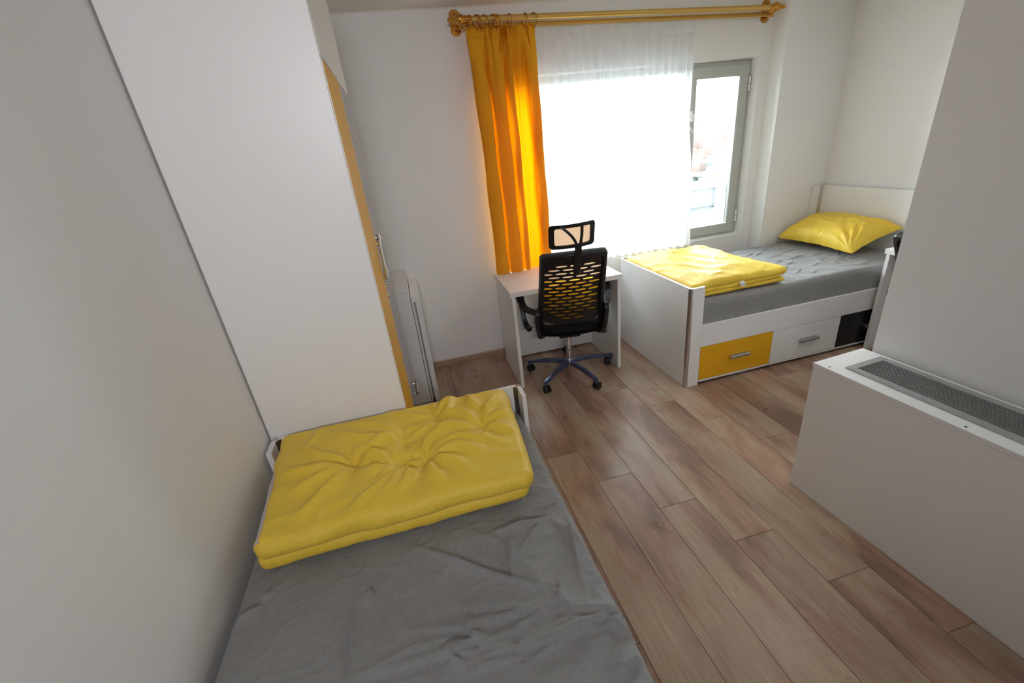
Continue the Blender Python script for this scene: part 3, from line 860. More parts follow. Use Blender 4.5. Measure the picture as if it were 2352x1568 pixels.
def make_pillow():
    V, F = pillow_mesh()
    # long axis along the headboard, tilted up against it
    R = Matrix.Rotation(math.radians(-2), 3, 'Z') @ Matrix.Rotation(math.radians(-17), 3, 'Y') @ Matrix.Rotation(PI / 2, 3, 'Z')
    P = V @ np.array(R).T + np.array([3.400, 2.862, 0.738])
    P[:, 2] = np.maximum(P[:, 2], 0.629 + 0.004 * np.clip((P[:, 0] - 3.1) * 4, 0, 1))
    P[:, 0] = np.minimum(P[:, 0], 3.60 + 0.0 * P[:, 0])
    return from_np('pillow', P, F, 'yellow_duvet_cotton')
tag(make_pillow(), 'plump creased yellow pillow against the headboard of the far bed', 'pillow')

# ------------------------------------------------------------------ wardrobe
wd = empty('wardrobe', (-0.144, 1.64, 0), 'tall white wardrobe with yellow and glossy grey doors beyond the near bed', 'wardrobe')
WXF, WY0, WY1, WH = -0.144, 1.622, 2.668, 2.372
WM = 2.112
box('side_panel', LX + 0.007, WXF - 0.002, WY0, WY0 + 0.018, 0, WH, 'white_laminate', wd)
box('side_panel', LX + 0.004, WXF - 0.020, WY1 - 0.018, WY1, 0, WH, 'white_laminate', wd)
box('top_panel', LX + 0.004, WXF - 0.020, WY0 + 0.018, WY1 - 0.018, WH - 0.018, WH, 'white_laminate', wd)
box('back_panel', LX + 0.003, LX + 0.010, WY0 + 0.018, WY1 - 0.018, 0.02, WH - 0.018, 'white_laminate', wd)
box('divider', LX + 0.010, WXF - 0.021, WM - 0.009, WM + 0.009, 0.02, WH - 0.018, 'white_laminate', wd)
box('shelf', LX + 0.010, WXF - 0.021, WY0 + 0.018, WY1 - 0.018, 1.975, 1.990, 'white_laminate', wd)
box('plinth', LX + 0.05, WXF - 0.03, WY0 + 0.018, WY1 - 0.018, 0, 0.045, 'white_laminate', wd)
def door(name, y0, y1, z0, z1, mat, label, edge=True, rec=0.0):
    d = box(name, WXF - 0.018 - rec, WXF - rec, y0 + 0.0025, y1 - 0.0025, z0 + 0.0025, z1 - 0.0025, mat, wd, 0.0004)
    d['label'] = label
    if edge:    # white edge banding round the panel
        bm = bmesh.new()
        for (a, b, c, e) in ((y0 + 0.0004, y0 + 0.0024, z0 + 0.001, z1 - 0.001), (y1 - 0.0024, y1 - 0.0006, z0 + 0.001, z1 - 0.001),
                             (y0 + 0.0024, y1 - 0.0024, z0 + 0.001, z0 + 0.0024), (y0 + 0.0024, y1 - 0.0024, z1 - 0.0024, z1 - 0.001)):
            add_box(bm, WXF - 0.018, WXF + 0.0005, a, b, c, e)
        from_bm('edge_banding', bm, 'white_laminate', d)
    return d
def bar_handle(parent, y, z0, z1, off=0.015):
    bm = bmesh.new()
    add_tube(bm, [(WXF + off, y, z0), (WXF + off, y, z1)], 0.0052, 12)
    for z in (z0 + 0.014, z1 - 0.014):
        add_tube(bm, [(WXF, y, z), (WXF + off, y, z)], 0.0075, 10)
        add_tube(bm, [(WXF + off, y, z - 0.012), (WXF + off, y, z + 0.012)], 0.0095, 12)
    fix(bm); shade_auto(from_bm('handle', bm, 'chrome', parent))
yd = door('door', WY0 + 0.018, WM, 0.045, 1.980, 'yellow_panel', 'yellow wardrobe door')
gd = door('door', WM, WY1, 0.538, 1.980, 'grey_gloss_panel', 'glossy grey wardrobe door')
door('top_door', WY0 + 0.018, WM, 1.982, WH, 'white_laminate', 'white upper door above the yellow one', False)
door('top_door', WM, WY1, 1.982, WH, 'white_laminate', 'white upper door above the grey one', False, 0.005)
d1 = door('drawer', WM, WY1, 0.290, 0.536, 'grey_gloss_panel', 'grey drawer front, upper')
d2 = door('drawer', WM, WY1, 0.045, 0.288, 'grey_gloss_panel', 'grey drawer front, lower')
bar_handle(yd, WM - 0.014, 1.160, 1.345)
bar_handle(gd, WM + 0.030, 1.175, 1.365)
for d, z in ((d1, 0.40), (d2, 0.165)):
    bm = bmesh.new()
    add_tube(bm, [(WXF + 0.024, 2.32, z), (WXF + 0.024, 2.46, z)], 0.010, 12)
    for y in (2.33, 2.45): add_tube(bm, [(WXF, y, z), (WXF + 0.024, y, z)], 0.006, 8)
    fix(bm); shade_auto(from_bm('handle', bm, 'aluminium', d))
for d, y, z in ((yd, WM - 0.012, 1.125), (gd, WM + 0.012, 1.075)):
    bm = bmesh.new(); add_lathe(bm, [(0.0001, 0.012), (0.007, 0.011), (0.009, 0.003), (0.009, 0)], Matrix.Translation((WXF, y, z)) @ Matrix.Rotation(PI / 2, 4, 'Y'), 12)
    shade_auto(from_bm('lock', bm, 'chrome', d))

# ------------------------------------------------------------------ two low white units past the wardrobe
lc = empty('low_cabinet', (-0.35, 2.90, 0), 'waist-high white cabinet past the wardrobe, in the far left corner', 'cabinet')
CY = 2.872
box('top_panel', LX + 0.01, -0.060, CY, FY - 0.004, 0.852, 0.885, 'white_laminate', lc)
box('side_panel', -0.082, -0.062, CY + 0.0185, FY - 0.006, 0.0, 0.851, 'white_laminate', lc)
box('side_panel', LX + 0.012, LX + 0.032, CY + 0.0185, FY - 0.006, 0.0, 0.851, 'white_laminate', lc)
box('front_panel', LX + 0.012, -0.062, CY, CY + 0.018, 0.004, 0.851, 'white_laminate', lc)
box('back_panel', LX + 0.033, -0.083, FY - 0.02, FY - 0.008, 0.004, 0.850, 'white_laminate', lc)
nc = empty('narrow_cabinet', (-0.025, 2.88, 0), 'narrow white end unit, lower than the cabinet, at the window wall', 'cabinet')
box('top_panel', -0.058, 0.004, CY - 0.012, FY - 0.004, 0.788, 0.812, 'white_edge_band', nc)
box('side_panel', -0.032, 0.002, CY - 0.006, FY - 0.006, 0.0, 0.787, 'white_laminate', nc)
box('inner_panel', -0.058, -0.042, CY + 0.004, FY - 0.006, 0.0, 0.787, 'white_laminate', nc)
box('groove_strip', -0.0415, -0.0325, CY + 0.012, FY - 0.006, 0.01, 0.786, 'grille_aluminium', nc)
bm = bmesh.new(); add_lathe(bm, [(0.010, 0), (0.010, 0.006), (0.004, 0.010), (0.004, 0.03)], Matrix.Translation((-0.037, CY - 0.002, 0.0)), 10)
fix(bm); from_bm('foot', bm, 'black_plastic', nc)

# ------------------------------------------------------------------ desks
def make_desk(root, W, D, H):
    """local: front edge y=0, depth to +y, x from 0 to W"""
    def b(n, *a): return box(n, *a, 'white_laminate', root, 0.0008, local=True)
    b('desktop', 0, W, 0, D, H - 0.034, H)
    b('side_panel', 0.012, 0.036, 0.004, D - 0.01, 0, H - 0.035)
    b('side_panel', W - 0.036, W - 0.012, 0.004, D - 0.01, 0, H - 0.035)
    b('back_panel', 0.037, W - 0.037, D - 0.045, D - 0.027, 0.012, 0.235)
dk = empty('desk', (0.6, 2.768, 0), 'small white desk under the orange curtain with an office chair before it', 'desk', rz=-0.020)
make_desk(dk, 0.832, 0.562, 0.757)
d2k = empty('desk', (3.165, 2.270, 0), 'white desk mostly hidden behind the partition wall', 'desk', rz=-PI / 2)
make_desk(d2k, 0.85, 0.475, 0.757)
# ------------------------------------------------------------------ office chair
def curve_panel(name, outlines, thick, mat, parent, deform, bev=0.0, sub=True):
    """2D outlines (first outer, rest holes) filled, extruded and bent"""
    cu = bpy.data.curves.new(name, 'CURVE'); cu.dimensions = '2D'; cu.fill_mode = 'BOTH'
    cu.extrude = thick / 2; cu.bevel_depth = bev; cu.bevel_resolution = 0
    for P in outlines:
        s = cu.splines.new('POLY'); s.points.add(len(P) - 1); s.use_cyclic_u = True
        for i, p in enumerate(P): s.points[i].co = (p[0], p[1], 0, 1)
    o = bpy.data.objects.new(name, cu); COL.objects.link(o)
    dg = bpy.context.evaluated_depsgraph_get(); dg.update()
    me = bpy.data.meshes.new_from_object(o.evaluated_get(dg))
    bpy.data.objects.remove(o)
    me.name = name
    if sub:
        bm = bmesh.new(); bm.from_mesh(me)
        bmesh.ops.remove_doubles(bm, verts=bm.verts, dist=1e-5)
        for _ in range(3):
            es = [e for e in bm.edges if e.calc_length() > 0.045]
            if not es: break
            bmesh.ops.subdivide_edges(bm, edges=es, cuts=1)
            bmesh.ops.triangulate(bm, faces=[f for f in bm.faces if len(f.verts) > 4])
        bm.to_mesh(me); bm.free()
    for v in me.vertices: v.co = Vector(deform(v.co.x, v.co.y, v.co.z))
    me.materials.clear()
    ob = from_me(name, me, mat, parent, local=True)
    shade_auto(ob, 30)
    return ob
def rrect(x0, x1, z0, z1, r, x0t=None, x1t=None, n=5):
    """rounded quad, top edge may differ in width"""
    x0t = x0 if x0t is None else x0t; x1t = x1 if x1t is None else x1t
    C = [((x0, z0), (1, 1)), ((x1, z0), (-1, 1)), ((x1t, z1), (-1, -1)), ((x0t, z1), (1, -1))]
    A = [PI, 1.5 * PI, 0, 0.5 * PI]; out = []
    for ((x, z), (sx, sz)), a in zip(C, A):
        cx, cz = x + sx * r, z + sz * r
        for k in range(n + 1):
            t = a + PI / 2 * k / n
            out.append((cx + r * math.cos(t), cz + r * math.sin(t)))
    return out
def make_chair(loc, rz, arms, label, hs=0.0):
    ch = empty('office_chair', loc, label, 'chair', rz=rz)
    # backrest curve in (s = length up the back, local y, z)
    def back(x, s, n):
        # s = 0 at the bottom (z 0.46) .. 0.63 at the top
        t = s / 0.63
        y = -0.185 - 0.035 * t - 0.235 * t ** 1.35
        z = 0.455 + 0.605 * t - 0.02 * t * t
        y += 0.9 * x * x * (1 - 0.25 * t)          # sides wrap forwards
        return (x, y - n * 0.95, z - n * 0.3)
    slots = []
    for r in range(16):
        s = 0.085 + r * 0.0305
        off = 0.0 if r % 2 == 0 else 0.044
        cols = [-0.122, -0.034, 0.054, 0.142] if r % 2 else [-0.166 + 0.044, -0.078 + 0.044, 0.010 + 0.044, 0.098 + 0.044]
        cols = [c - (0.0 if r % 2 == 0 else 0.044) for c in (-0.122, -0.034, 0.054, 0.142)]
        for c in cols:
            if c < -0.155 + 0.012 * 0 - 0.02 or c > 0.158: continue
            if r < 2 and abs(c) > 0.09: continue
            if r > 14 and c < -0.13: continue
            a, h = 0.0365, 0.0082
            slots.append([(c - a, s - h * 0.25), (c - a * 0.8, s - h * 0.75), (c - a * 0.35, s - h), (c + a * 0.35, s - h), (c + a * 0.8, s - h * 0.75), (c + a, s - h * 0.25),
                          (c + a, s + h * 0.25), (c + a * 0.8, s + h * 0.75), (c + a * 0.35, s + h), (c - a * 0.35, s + h), (c - a * 0.8, s + h * 0.75), (c - a, s + h * 0.25)])
    shell = curve_panel('backrest', [rrect(-0.20, 0.20, 0.035, 0.625, 0.02, -0.195, 0.195)] + slots, 0.006, 'black_plastic', ch, back)
    # raised rim of the shell
    out = []
    for (x, s) in rrect(-0.232, 0.232, 0.0, 0.635, 0.028, -0.208, 0.208, 6): out.append(Vector(back(x, s, 0)))
    bm = bmesh.new()
    inn = [Vector(back(x, s, 0)) for (x, s) in rrect(-0.192, 0.192, 0.06, 0.600, 0.03, -0.178, 0.178, 6)]
    nn = len(out)
    off = Vector((0, 0.030, 0.010)); offb = Vector((0, -0.016, -0.004))
    R = [[bm.verts.new(p + q) for p, q in ((o_ + off, Vector()), (o_ + offb * 0.3, Vector()), (o_ * 0.8 + i_ * 0.2 + offb, Vector()), (i_ * 0.75 + o_ * 0.25 + offb, Vector()), (i_, Vector()), (i_ + off * 0.6, Vector()))] for o_, i_ in zip(out, inn)]
    for i in range(nn):
        A, B = R[i], R[(i + 1) % nn]
        for k in range(6): bm.faces.new((A[k], A[(k + 1) % 6], B[(k + 1) % 6], B[k]))
    fix(bm); shade_auto(from_bm('back_frame', bm, 'black_plastic', ch, local=True), 40)
    fm = lambda x, s, n: tuple(Vector(back(x, s, n)) + Vector((0, 0.022, 0.008)))
    o = curve_panel('back_mesh', [rrect(-0.19, 0.19, 0.055, 0.408, 0.02, -0.184, 0.184)], 0.001, 'yellow_back_mesh', ch, fm)
    o['label'] = 'yellow mesh behind the lower slots'
    o = curve_panel('back_mesh', [rrect(-0.184, 0.184, 0.409, 0.61, 0.02, -0.18, 0.18)], 0.001, 'beige_headrest_mesh', ch, fm)
    o['label'] = 'beige mesh behind the upper slots'
    # spine plate and headrest
    def spine(z0, x0, x1, w):
        return
    bm = bmesh.new()
    add_strip(bm, [Vector(back(0.016, s, 0.012)) for s in (0.475, 0.52, 0.57, 0.625)] + [Vector((0.016, -0.498, 1.10))], [0.040, 0.046, 0.046, 0.044, 0.040], 0.014, (1, 0, 0))
    fix(bm); sp = from_bm('headrest_stem', bm, 'black_plastic', ch, local=True); shade_auto(sp, 40)
    def head(x, s, n):
        return (x + hs, -0.475 + 2.3 * x * x - s * 0.30 - n, 1.088 + s * 0.98 + 0.05 * x)
    hr = curve_panel('headrest', [rrect(-0.150, 0.118, 0.0, 0.150, 0.022), rrect(-0.120, 0.090, 0.022, 0.128, 0.014)], 0.016, 'black_plastic', ch, head)
    curve_panel('headrest_mesh', [rrect(-0.125, 0.095, 0.018, 0.132, 0.014)], 0.001, 'beige_headrest_mesh', ch, lambda x, s, n: head(x, s, n - 0.008))
    bm = bmesh.new()
    add_strip(bm, spline([Vector(head(0.016, -0.02, 0.018)), Vector(head(0.002, 0.03, 0.014)), Vector(head(-0.022, 0.075, 0.014)), Vector(head(-0.060, 0.118, 0.012)), Vector(head(-0.085, 0.138, 0.010))], 5), 0.016, 0.010, (1, 0, 0))
    add_strip(bm, spline([Vector(head(0.018, -0.02, 0.018)), Vector(head(0.030, 0.03, 0.014)), Vector(head(0.036, 0.08, 0.014)), Vector(head(0.036, 0.140, 0.010))], 5), 0.017, 0.010, (1, 0, 0))
    fix(bm); shade_auto(from_bm('headrest_bracket', bm, 'black_plastic', ch, local=True), 40)
    # seat cushion and under-tray
    def seat_fn(z0, z1, sx, sy, cy, r, name, mat):
        P = []; F = []
        nx = 22
        u = np.linspace(-1, 1, nx + 1)
        U, V_ = np.meshgrid(u, u, indexing='ij')
        sq = np.sqrt(np.clip(1 - 0.5 * V_ ** 2, 0, 1)), np.sqrt(np.clip(1 - 0.5 * U ** 2, 0, 1))
        X = U * (0.62 * sq[0] + 0.38) * sx; Y = V_ * (0.62 * sq[1] + 0.38) * sy + cy
        e = np.clip((1 - np.abs(U) ** 5) * (1 - np.abs(V_) ** 5), 0, 1) ** 0.45
        top = z0 + (z1 - z0) * (0.35 + 0.65 * e) - 0.012 * (1 - U ** 2) * e - 0.03 * np.clip(V_ - 0.5, 0, 1) ** 2
        bot = z0 + (z1 - z0) * 0.35 * (1 - e)
        VV = np.concatenate([np.stack([X, Y, top], -1).reshape(-1, 3), np.stack([X, Y, bot], -1).reshape(-1, 3)])
        m = (nx + 1) ** 2; id_ = lambda i, j, s: s * m + i * (nx + 1) + j
        for i in range(nx):
            for j in range(nx):
                F.append((id_(i, j, 0), id_(i + 1, j, 0), id_(i + 1, j + 1, 0), id_(i, j + 1, 0)))
                F.append((id_(i, j, 1), id_(i, j + 1, 1), id_(i + 1, j + 1, 1), id_(i + 1, j, 1)))
        return from_np(name, VV, F, mat, ch, local=True)
    seat_fn(0.400, 0.488, 0.245, 0.235, 0.035, 0, 'seat', 'black_fabric')
    seat_fn(0.375, 0.412, 0.225, 0.215, 0.035, 0, 'seat_pan', 'black_plastic')
    # arms
    for s in (-1, 1):
        x = s * (0.315 if s < 0 else 0.268)
        bm = bmesh.new()
        loop = spline([(s * 0.236, -0.215, 0.60), (x, -0.175, 0.632), (x + s * 0.022, -0.08, 0.668), (x + s * 0.03, 0.03, 0.682), (x + s * 0.03, 0.115, 0.676), (x + s * 0.026, 0.150, 0.650), (x + s * 0.02, 0.150, 0.60), (x + s * 0.01, 0.115, 0.53), (x + s * 0.002, 0.085, 0.455), (x - s * 0.008, 0.055, 0.415), (x - s * 0.03, 0.01, 0.392)], 5)
        k = len(loop)
        ws = [0.038 + 0.024 * math.exp(-((i / k - 0.32) / 0.17) ** 2) for i in range(k)]
        add_strip(bm, loop, ws, [0.026 + 0.016 * min(1, max(0, i / k - 0.35) * 4) for i in range(k)], (1, 0, 0))
        fix(bm); ar = from_bm('armrest', bm, 'black_plastic', ch, local=True); shade_auto(ar, 50)
        bm = bmesh.new()
        add_strip(bm, spline([(s * 0.236, -0.245, 0.640), (s * 0.240, -0.222, 0.585), (s * 0.240, -0.185, 0.50), (s * 0.232, -0.150, 0.425), (s * 0.205, -0.100, 0.388), (s * 0.17, -0.03, 0.380)], 5), 0.030, [0.030] * 3 + [0.062] * 8 + [0.070] * 8 + [0.055] * 7, (1, 0, 0))
        fix(bm); bk = from_bm('back_bracket', bm, 'black_plastic', ch, local=True); shade_auto(bk, 50)
        for (yy, zz) in ((-0.236, 0.545), (-0.205, 0.47)):
            bm = bmesh.new(); add_lathe(bm, [(0.0001, 0.006), (0.006, 0.005), (0.008, 0)], Matrix.Translation((s * 0.240, yy, zz)) @ Matrix.Rotation(PI / 2, 4, 'X'), 10)
            fix(bm); from_bm_local('bolt', bm, 'black_plastic', bk)
    # lever knob
    bm = bmesh.new(); add_tube(bm, [(0.10, -0.02, 0.352), (0.20, -0.035, 0.345), (0.215, -0.038, 0.343), (0.27, -0.045, 0.338), (0.285, -0.047, 0.336)], [0.005, 0.005, 0.017, 0.019, 0.012], 12)
    fix(bm); shade_auto(from_bm('lever', bm, 'black_plastic', ch, local=True), 50)
    # mechanism, gas lift
    bm = bmesh.new(); add_box(bm, -0.08, 0.08, -0.10, 0.10, 0.335, 0.382, 0.008)
    add_box(bm, -0.15, 0.15, -0.02, 0.04, 0.365, 0.385, 0.004)
    from_bm('tilt_mechanism', bm, 'black_plastic', ch, local=True)
    bm = bmesh.new(); add_tube(bm, [(0, 0, 0.10), (0, 0, 0.20), (0, 0, 0.202), (0, 0, 0.345)], [0.025, 0.025, 0.021, 0.021], 20)
    fix(bm); shade_auto(from_bm('gas_lift', bm, 'chrome', ch, local=True), 40)
    bm = bmesh.new(); add_lathe(bm, [(0.030, 0.118), (0.030, 0.108), (0.040, 0.105), (0.044, 0.085), (0.036, 0.070), (0.018, 0.066), (0.016, 0.05), (0.0001, 0.05)], Matrix(), 20)
    fix(bm); shade_auto(from_bm('hub', bm, 'chrome', ch, local=True), 40)
    for i, (deg, rad) in enumerate(arms):
        a = math.radians(deg); d = Vector((math.cos(a), math.sin(a), 0)); sd = Vector((-d.y, d.x, 0))
        bm = bmesh.new()
        add_strip(bm, [d * 0.030 + Vector((0, 0, 0.092)), d * 0.10 + Vector((0, 0, 0.096)), d * 0.20 + Vector((0, 0, 0.094)), d * (rad - 0.01) + Vector((0, 0, 0.082)), d * (rad + 0.012) + Vector((0, 0, 0.078))],
                  [0.040, 0.036, 0.031, 0.026, 0.020], [0.034, 0.030, 0.025, 0.021, 0.016], sd)
        add_tube(bm, [d * rad + Vector((0, 0, 0.08)), d * rad + Vector((0, 0, 0.052))], 0.010, 10)
        fix(bm); lg = from_bm('base_arm', bm, 'blue_film_on_chrome', ch, local=True); shade_auto(lg, 50)
        lg['label'] = 'chrome star leg wrapped in blue plastic film'
        if i == 3:      # film sticking out past the end
            bm = bmesh.new(); P0 = d * (rad + 0.008) + Vector((0, 0, 0.078))
            V = [bm.verts.new(P0 + d * a_ + sd * b_ + Vector((0, 0, c_))) for a_, b_, c_ in ((-0.02, 0.012, 0.012), (0.02, 0.02, 0.006), (0.045, 0.004, -0.022), (0.018, -0.016, -0.012), (-0.02, -0.012, 0.008), (-0.005, -0.014, -0.04), (0.002, -0.006, -0.046))]
            bm.faces.new((V[0], V[1], V[3], V[4])); bm.faces.new((V[1], V[2], V[3])); bm.faces.new((V[4], V[3], V[6], V[5]))
            o = from_bm('loose_film', bm, 'blue_film_on_chrome', ch, local=True); o.modifiers.new('t', 'SOLIDIFY').thickness = 0.002
        # twin-wheel caster
        tr = a + (0.9, -0.5, 0.3, 1.2, -0.8)[i % 5]
        ax = Vector((math.cos(tr), math.sin(tr), 0)); fw = Vector((-ax.y, ax.x, 0))
        c = d * rad + fw * 0.012 + Vector((0, 0, 0.0292))
        M = Matrix.Translation(c) @ ax.to_track_quat('Z', 'Y').to_matrix().to_4x4()
        bm = bmesh.new()
        for s in (-1, 1):
            M2 = M @ Matrix.Translation((0, 0, s * 0.014)) @ Matrix.Scale(s, 4, (0, 0, 1)) @ Matrix.Scale(1.16, 4)
            add_lathe(bm, [(0.0001, 0.009), (0.012, 0.010), (0.020, 0.009), (0.0235, 0.007), (0.025, 0.002), (0.025, -0.004), (0.0001, -0.004)], M2, 18)
        fix(bm); cs = from_bm('caster', bm, 'wheel_rubber', ch, local=True); shade_auto(cs, 40)
        bm = bmesh.new(); add_tube(bm, [c + Vector((0, 0, 0.0)) - fw * 0.0, d * rad + Vector((0, 0, 0.055))], 0.008, 10)
        fix(bm)
        from_bm_local('caster_stem', bm, 'black_plastic', cs)
    return ch
def from_bm_local(name, bm, mat, parent):
    """sub-part whose vertices are in the thing's frame; parent is a part with its own offset"""
    me = bpy.data.meshes.new(name); bm.to_mesh(me); bm.free()
    off = Vector(parent.location)
    for v in me.vertices: v.co -= off
    return from_me(name, me, mat, parent, local=True)
YAW = -0.20
W2 = [152.3, 219.2, 282.3, 356.5, 72.0]
make_chair((1.039, 2.868, 0), YAW, [(w - math.degrees(YAW), r) for w, r in zip(W2, (0.322, 0.350, 0.340, 0.325, 0.33))],
           'black office chair with slotted back and headrest at the small white desk')
make_chair((2.90, 1.545, 0), -PI / 2, [(18 + 72 * k, 0.33) for k in range(5)],
           'black office chair at the hidden desk, only its top edge showing past the partition', hs=0.06)

# ------------------------------------------------------------------ radiator cover with grille
CR = 0.0573
rc = empty('radiator_cover', (1.606, 1.327, 0), 'long white boxed radiator cover with a metal grille along the partition', 'radiator cover', rz=CR)
# local frame: x = depth to the wall, y negative towards the camera
def rb(n, *a, mat='white_laminate', parent=rc, bev=0.0012): return box(n, *a, mat, parent, bev, local=True)
CL, CD, CH = -1.62, 0.285, 0.678
# top with an opening for the grille
GX0, GX1, GY0, GY1 = 0.060, 0.262, -0.090, CL + 0.12
bm = bmesh.new()
o = [(-0.002, CL), (CD, CL), (CD, 0.003), (-0.002, 0.003)]; i4 = [(GX0 + 0.03, GY1 + 0.03), (GX1 - 0.03, GY1 + 0.03), (GX1 - 0.03, GY0 - 0.03), (GX0 + 0.03, GY0 - 0.03)]
V = {}
for n_, P_ in (('o', o), ('i', i4)):
    for j, (x, y) in enumerate(P_):
        V[n_, j, 0] = bm.verts.new((x, y, CH - 0.018)); V[n_, j, 1] = bm.verts.new((x, y, CH))
for j in range(4):
    k = (j + 1) % 4
    for s in (0, 1): bm.faces.new((V['o', j, s], V['o', k, s], V['i', k, s], V['i', j, s]))
    for n_ in 'oi': bm.faces.new((V[n_, j, 0], V[n_, k, 0], V[n_, k, 1], V[n_, j, 1]))
fix(bm); bmesh.ops.bevel(bm, geom=list(bm.edges), offset=0.001, segments=1, affect='EDGES')
tp = from_bm('top_panel', bm, 'white_laminate', rc, local=True)
rb('front_panel', 0.0, 0.018, CL, 0.0, 0.0, CH - 0.0195)
rb('end_panel', 0.0185, CD - 0.001, -0.018, 0.0, 0.0, CH - 0.0195)
rb('end_panel', 0.0185, CD - 0.001, CL, CL + 0.018, 0.0, CH - 0.0195)
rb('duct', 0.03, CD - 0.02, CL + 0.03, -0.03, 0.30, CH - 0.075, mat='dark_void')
for y in (-0.055, -0.53, -1.0):
    bm = bmesh.new(); add_lathe(bm, [(0.0001, 0.0008), (0.0035, 0.0006), (0.0045, 0.0)], Matrix.Translation((0.020, y, CH)), 10)
    fix(bm); from_bm('screw_hole', bm, 'dark_void', rc, local=True)
gr_bm = bmesh.new()
def fr(x0, x1, y0, y1, t, z0, z1):
    for (a, b, c, d) in ((x0, x1, y0, y0 + t), (x0, x1, y1 - t, y1), (x0, x0 + t, y0 + t, y1 - t), (x1 - t, x1, y0 + t, y1 - t)):
        add_box(gr_bm, a, b, c, d, z0, z1, 0.0012)
fr(GX0, GX1, GY1, GY0, 0.030, CH + 0.0002, CH + 0.006)
gr = from_bm('grille', gr_bm, 'grille_aluminium', rc, local=True)
gr['label'] = 'grey metal grille frame with slats'
NS = 12
sw = (GX1 - GX0 - 0.06) / NS
def slat(x):
    bm = bmesh.new()
    add_box(bm, x - 0.0013, x + 0.0013, GY1 + 0.031, GY0 - 0.031, CH - 0.004, CH + 0.003, 0.0004)
    return bm
for k in range(NS):
    x = GX0 + 0.03 + sw * (k + 0.5)
    from_bm_local('slat', slat(x), 'grille_aluminium', gr)

# ------------------------------------------------------------------ curtain rod
PA, PB = Vector((0.606, 3.27, 2.420)), Vector((2.905, 3.27, 2.384))
QA, QB = Vector((0.600, 3.345, 2.398)), Vector((2.945, 3.345, 2.359))
cr = empty('curtain_rod', (1.75, 3.27, 2.40), 'double brass curtain rod with ball finials above the window', 'curtain rod')
bm = bmesh.new(); add_tube(bm, [PA, PB], 0.0165, 18); fix(bm)
shade_auto(from_bm('front_rod', bm, 'pale_brass', cr), 50)
bm = bmesh.new(); add_strip(bm, [QA, QB], 0.014, 0.030, (0, 1, 0)); fix(bm)
shade_auto(from_bm('back_rail', bm, 'pale_brass', cr), 50)
for s, P, Q in ((-1, PA, QA), (1, PB, QB)):
    ax = Vector((s, 0, 0)).to_track_quat('Z', 'Y').to_matrix().to_4x4()
    bm = bmesh.new()
    prof = [(0.017, -0.018), (0.021, -0.016), (0.021, -0.008)] + [(0.030 * math.sin(a), 0.020 - 0.030 * math.cos(a)) for a in [0.75 + 0.22 * k for k in range(9)]] + \
        [(0.014, 0.050), (0.017, 0.056), (0.013, 0.062), (0.008, 0.068), (0.007, 0.074)] + [(max(0.0001, 0.014 * math.sin(a)), 0.087 - 0.014 * math.cos(a)) for a in [0.5 + 0.33 * k for k in range(9)]]
    add_lathe(bm, prof, Matrix.Translation(P) @ ax, 22)
    fix(bm); shade_auto(from_bm('finial', bm, 'brass', cr), 50)
    # bracket: stepped octagonal wall plate and two cup arms
    px = P.x - 0.012 * s if s < 0 else P.x + 0.055
    px = 0.576 if s < 0 else 2.962
    pz = 2.434 if s < 0 else 2.392
    bm = bmesh.new()
    def octo(w, h, c): return [(-w, -h + c), (-w + c, -h), (w - c, -h), (w, -h + c), (w, h - c), (w - c, h), (-w + c, h), (-w, h - c)]
    Mp = Matrix(((1, 0, 0, px), (0, 0, -1, FY), (0, 1, 0, pz), (0, 0, 0, 1)))
    add_prism(bm, octo(0.034, 0.072, 0.018), 0.0, 0.007, Mp); add_prism(bm, octo(0.026, 0.062, 0.015), 0.007, 0.012, Mp)
    fix(bm); bk = from_bm('bracket', bm, 'brass', cr)
    bm = bmesh.new()
    ex = P.x + (0.012 if s < 0 else 0.0)
    add_strip(bm, [(px, FY - 0.010, P.z - 0.012), (px * 0.6 + ex * 0.4, 3.34, P.z - 0.026), (ex - s * 0.02, P.y, P.z - 0.021)], 0.022, 0.012, (1, 0, 0))
    add_tube(bm, [(ex - s * 0.02 - 0.011, P.y, P.z), (ex - s * 0.02 + 0.011, P.y, P.z)], 0.0205, 18)
    add_strip(bm, [(px, FY - 0.010, Q.z), (px, Q.y + 0.004, Q.z)], 0.026, 0.020, (1, 0, 0))
    fix(bm); shade_auto(from_bm('bracket_arm', bm, 'brass', cr), 50)
    bm = bmesh.new(); add_box(bm, Q.x - 0.022 if s > 0 else Q.x - 0.010, Q.x + 0.030 if s > 0 else Q.x + 0.012, Q.y - 0.010, Q.y + 0.010, Q.z - 0.018, Q.z + 0.018, 0.004)
    from_bm('rail_cap', bm, 'brass', cr)
    for dz in (-0.045, 0.045):
        bm = bmesh.new(); add_lathe(bm, [(0.0001, 0.002), (0.004, 0.0015), (0.005, 0)], Matrix.Translation((px, FY - 0.012, pz + dz)) @ Matrix.Rotation(PI / 2, 4, 'X'), 10)
        fix(bm); from_bm('screw', bm, 'black_plastic', bk)

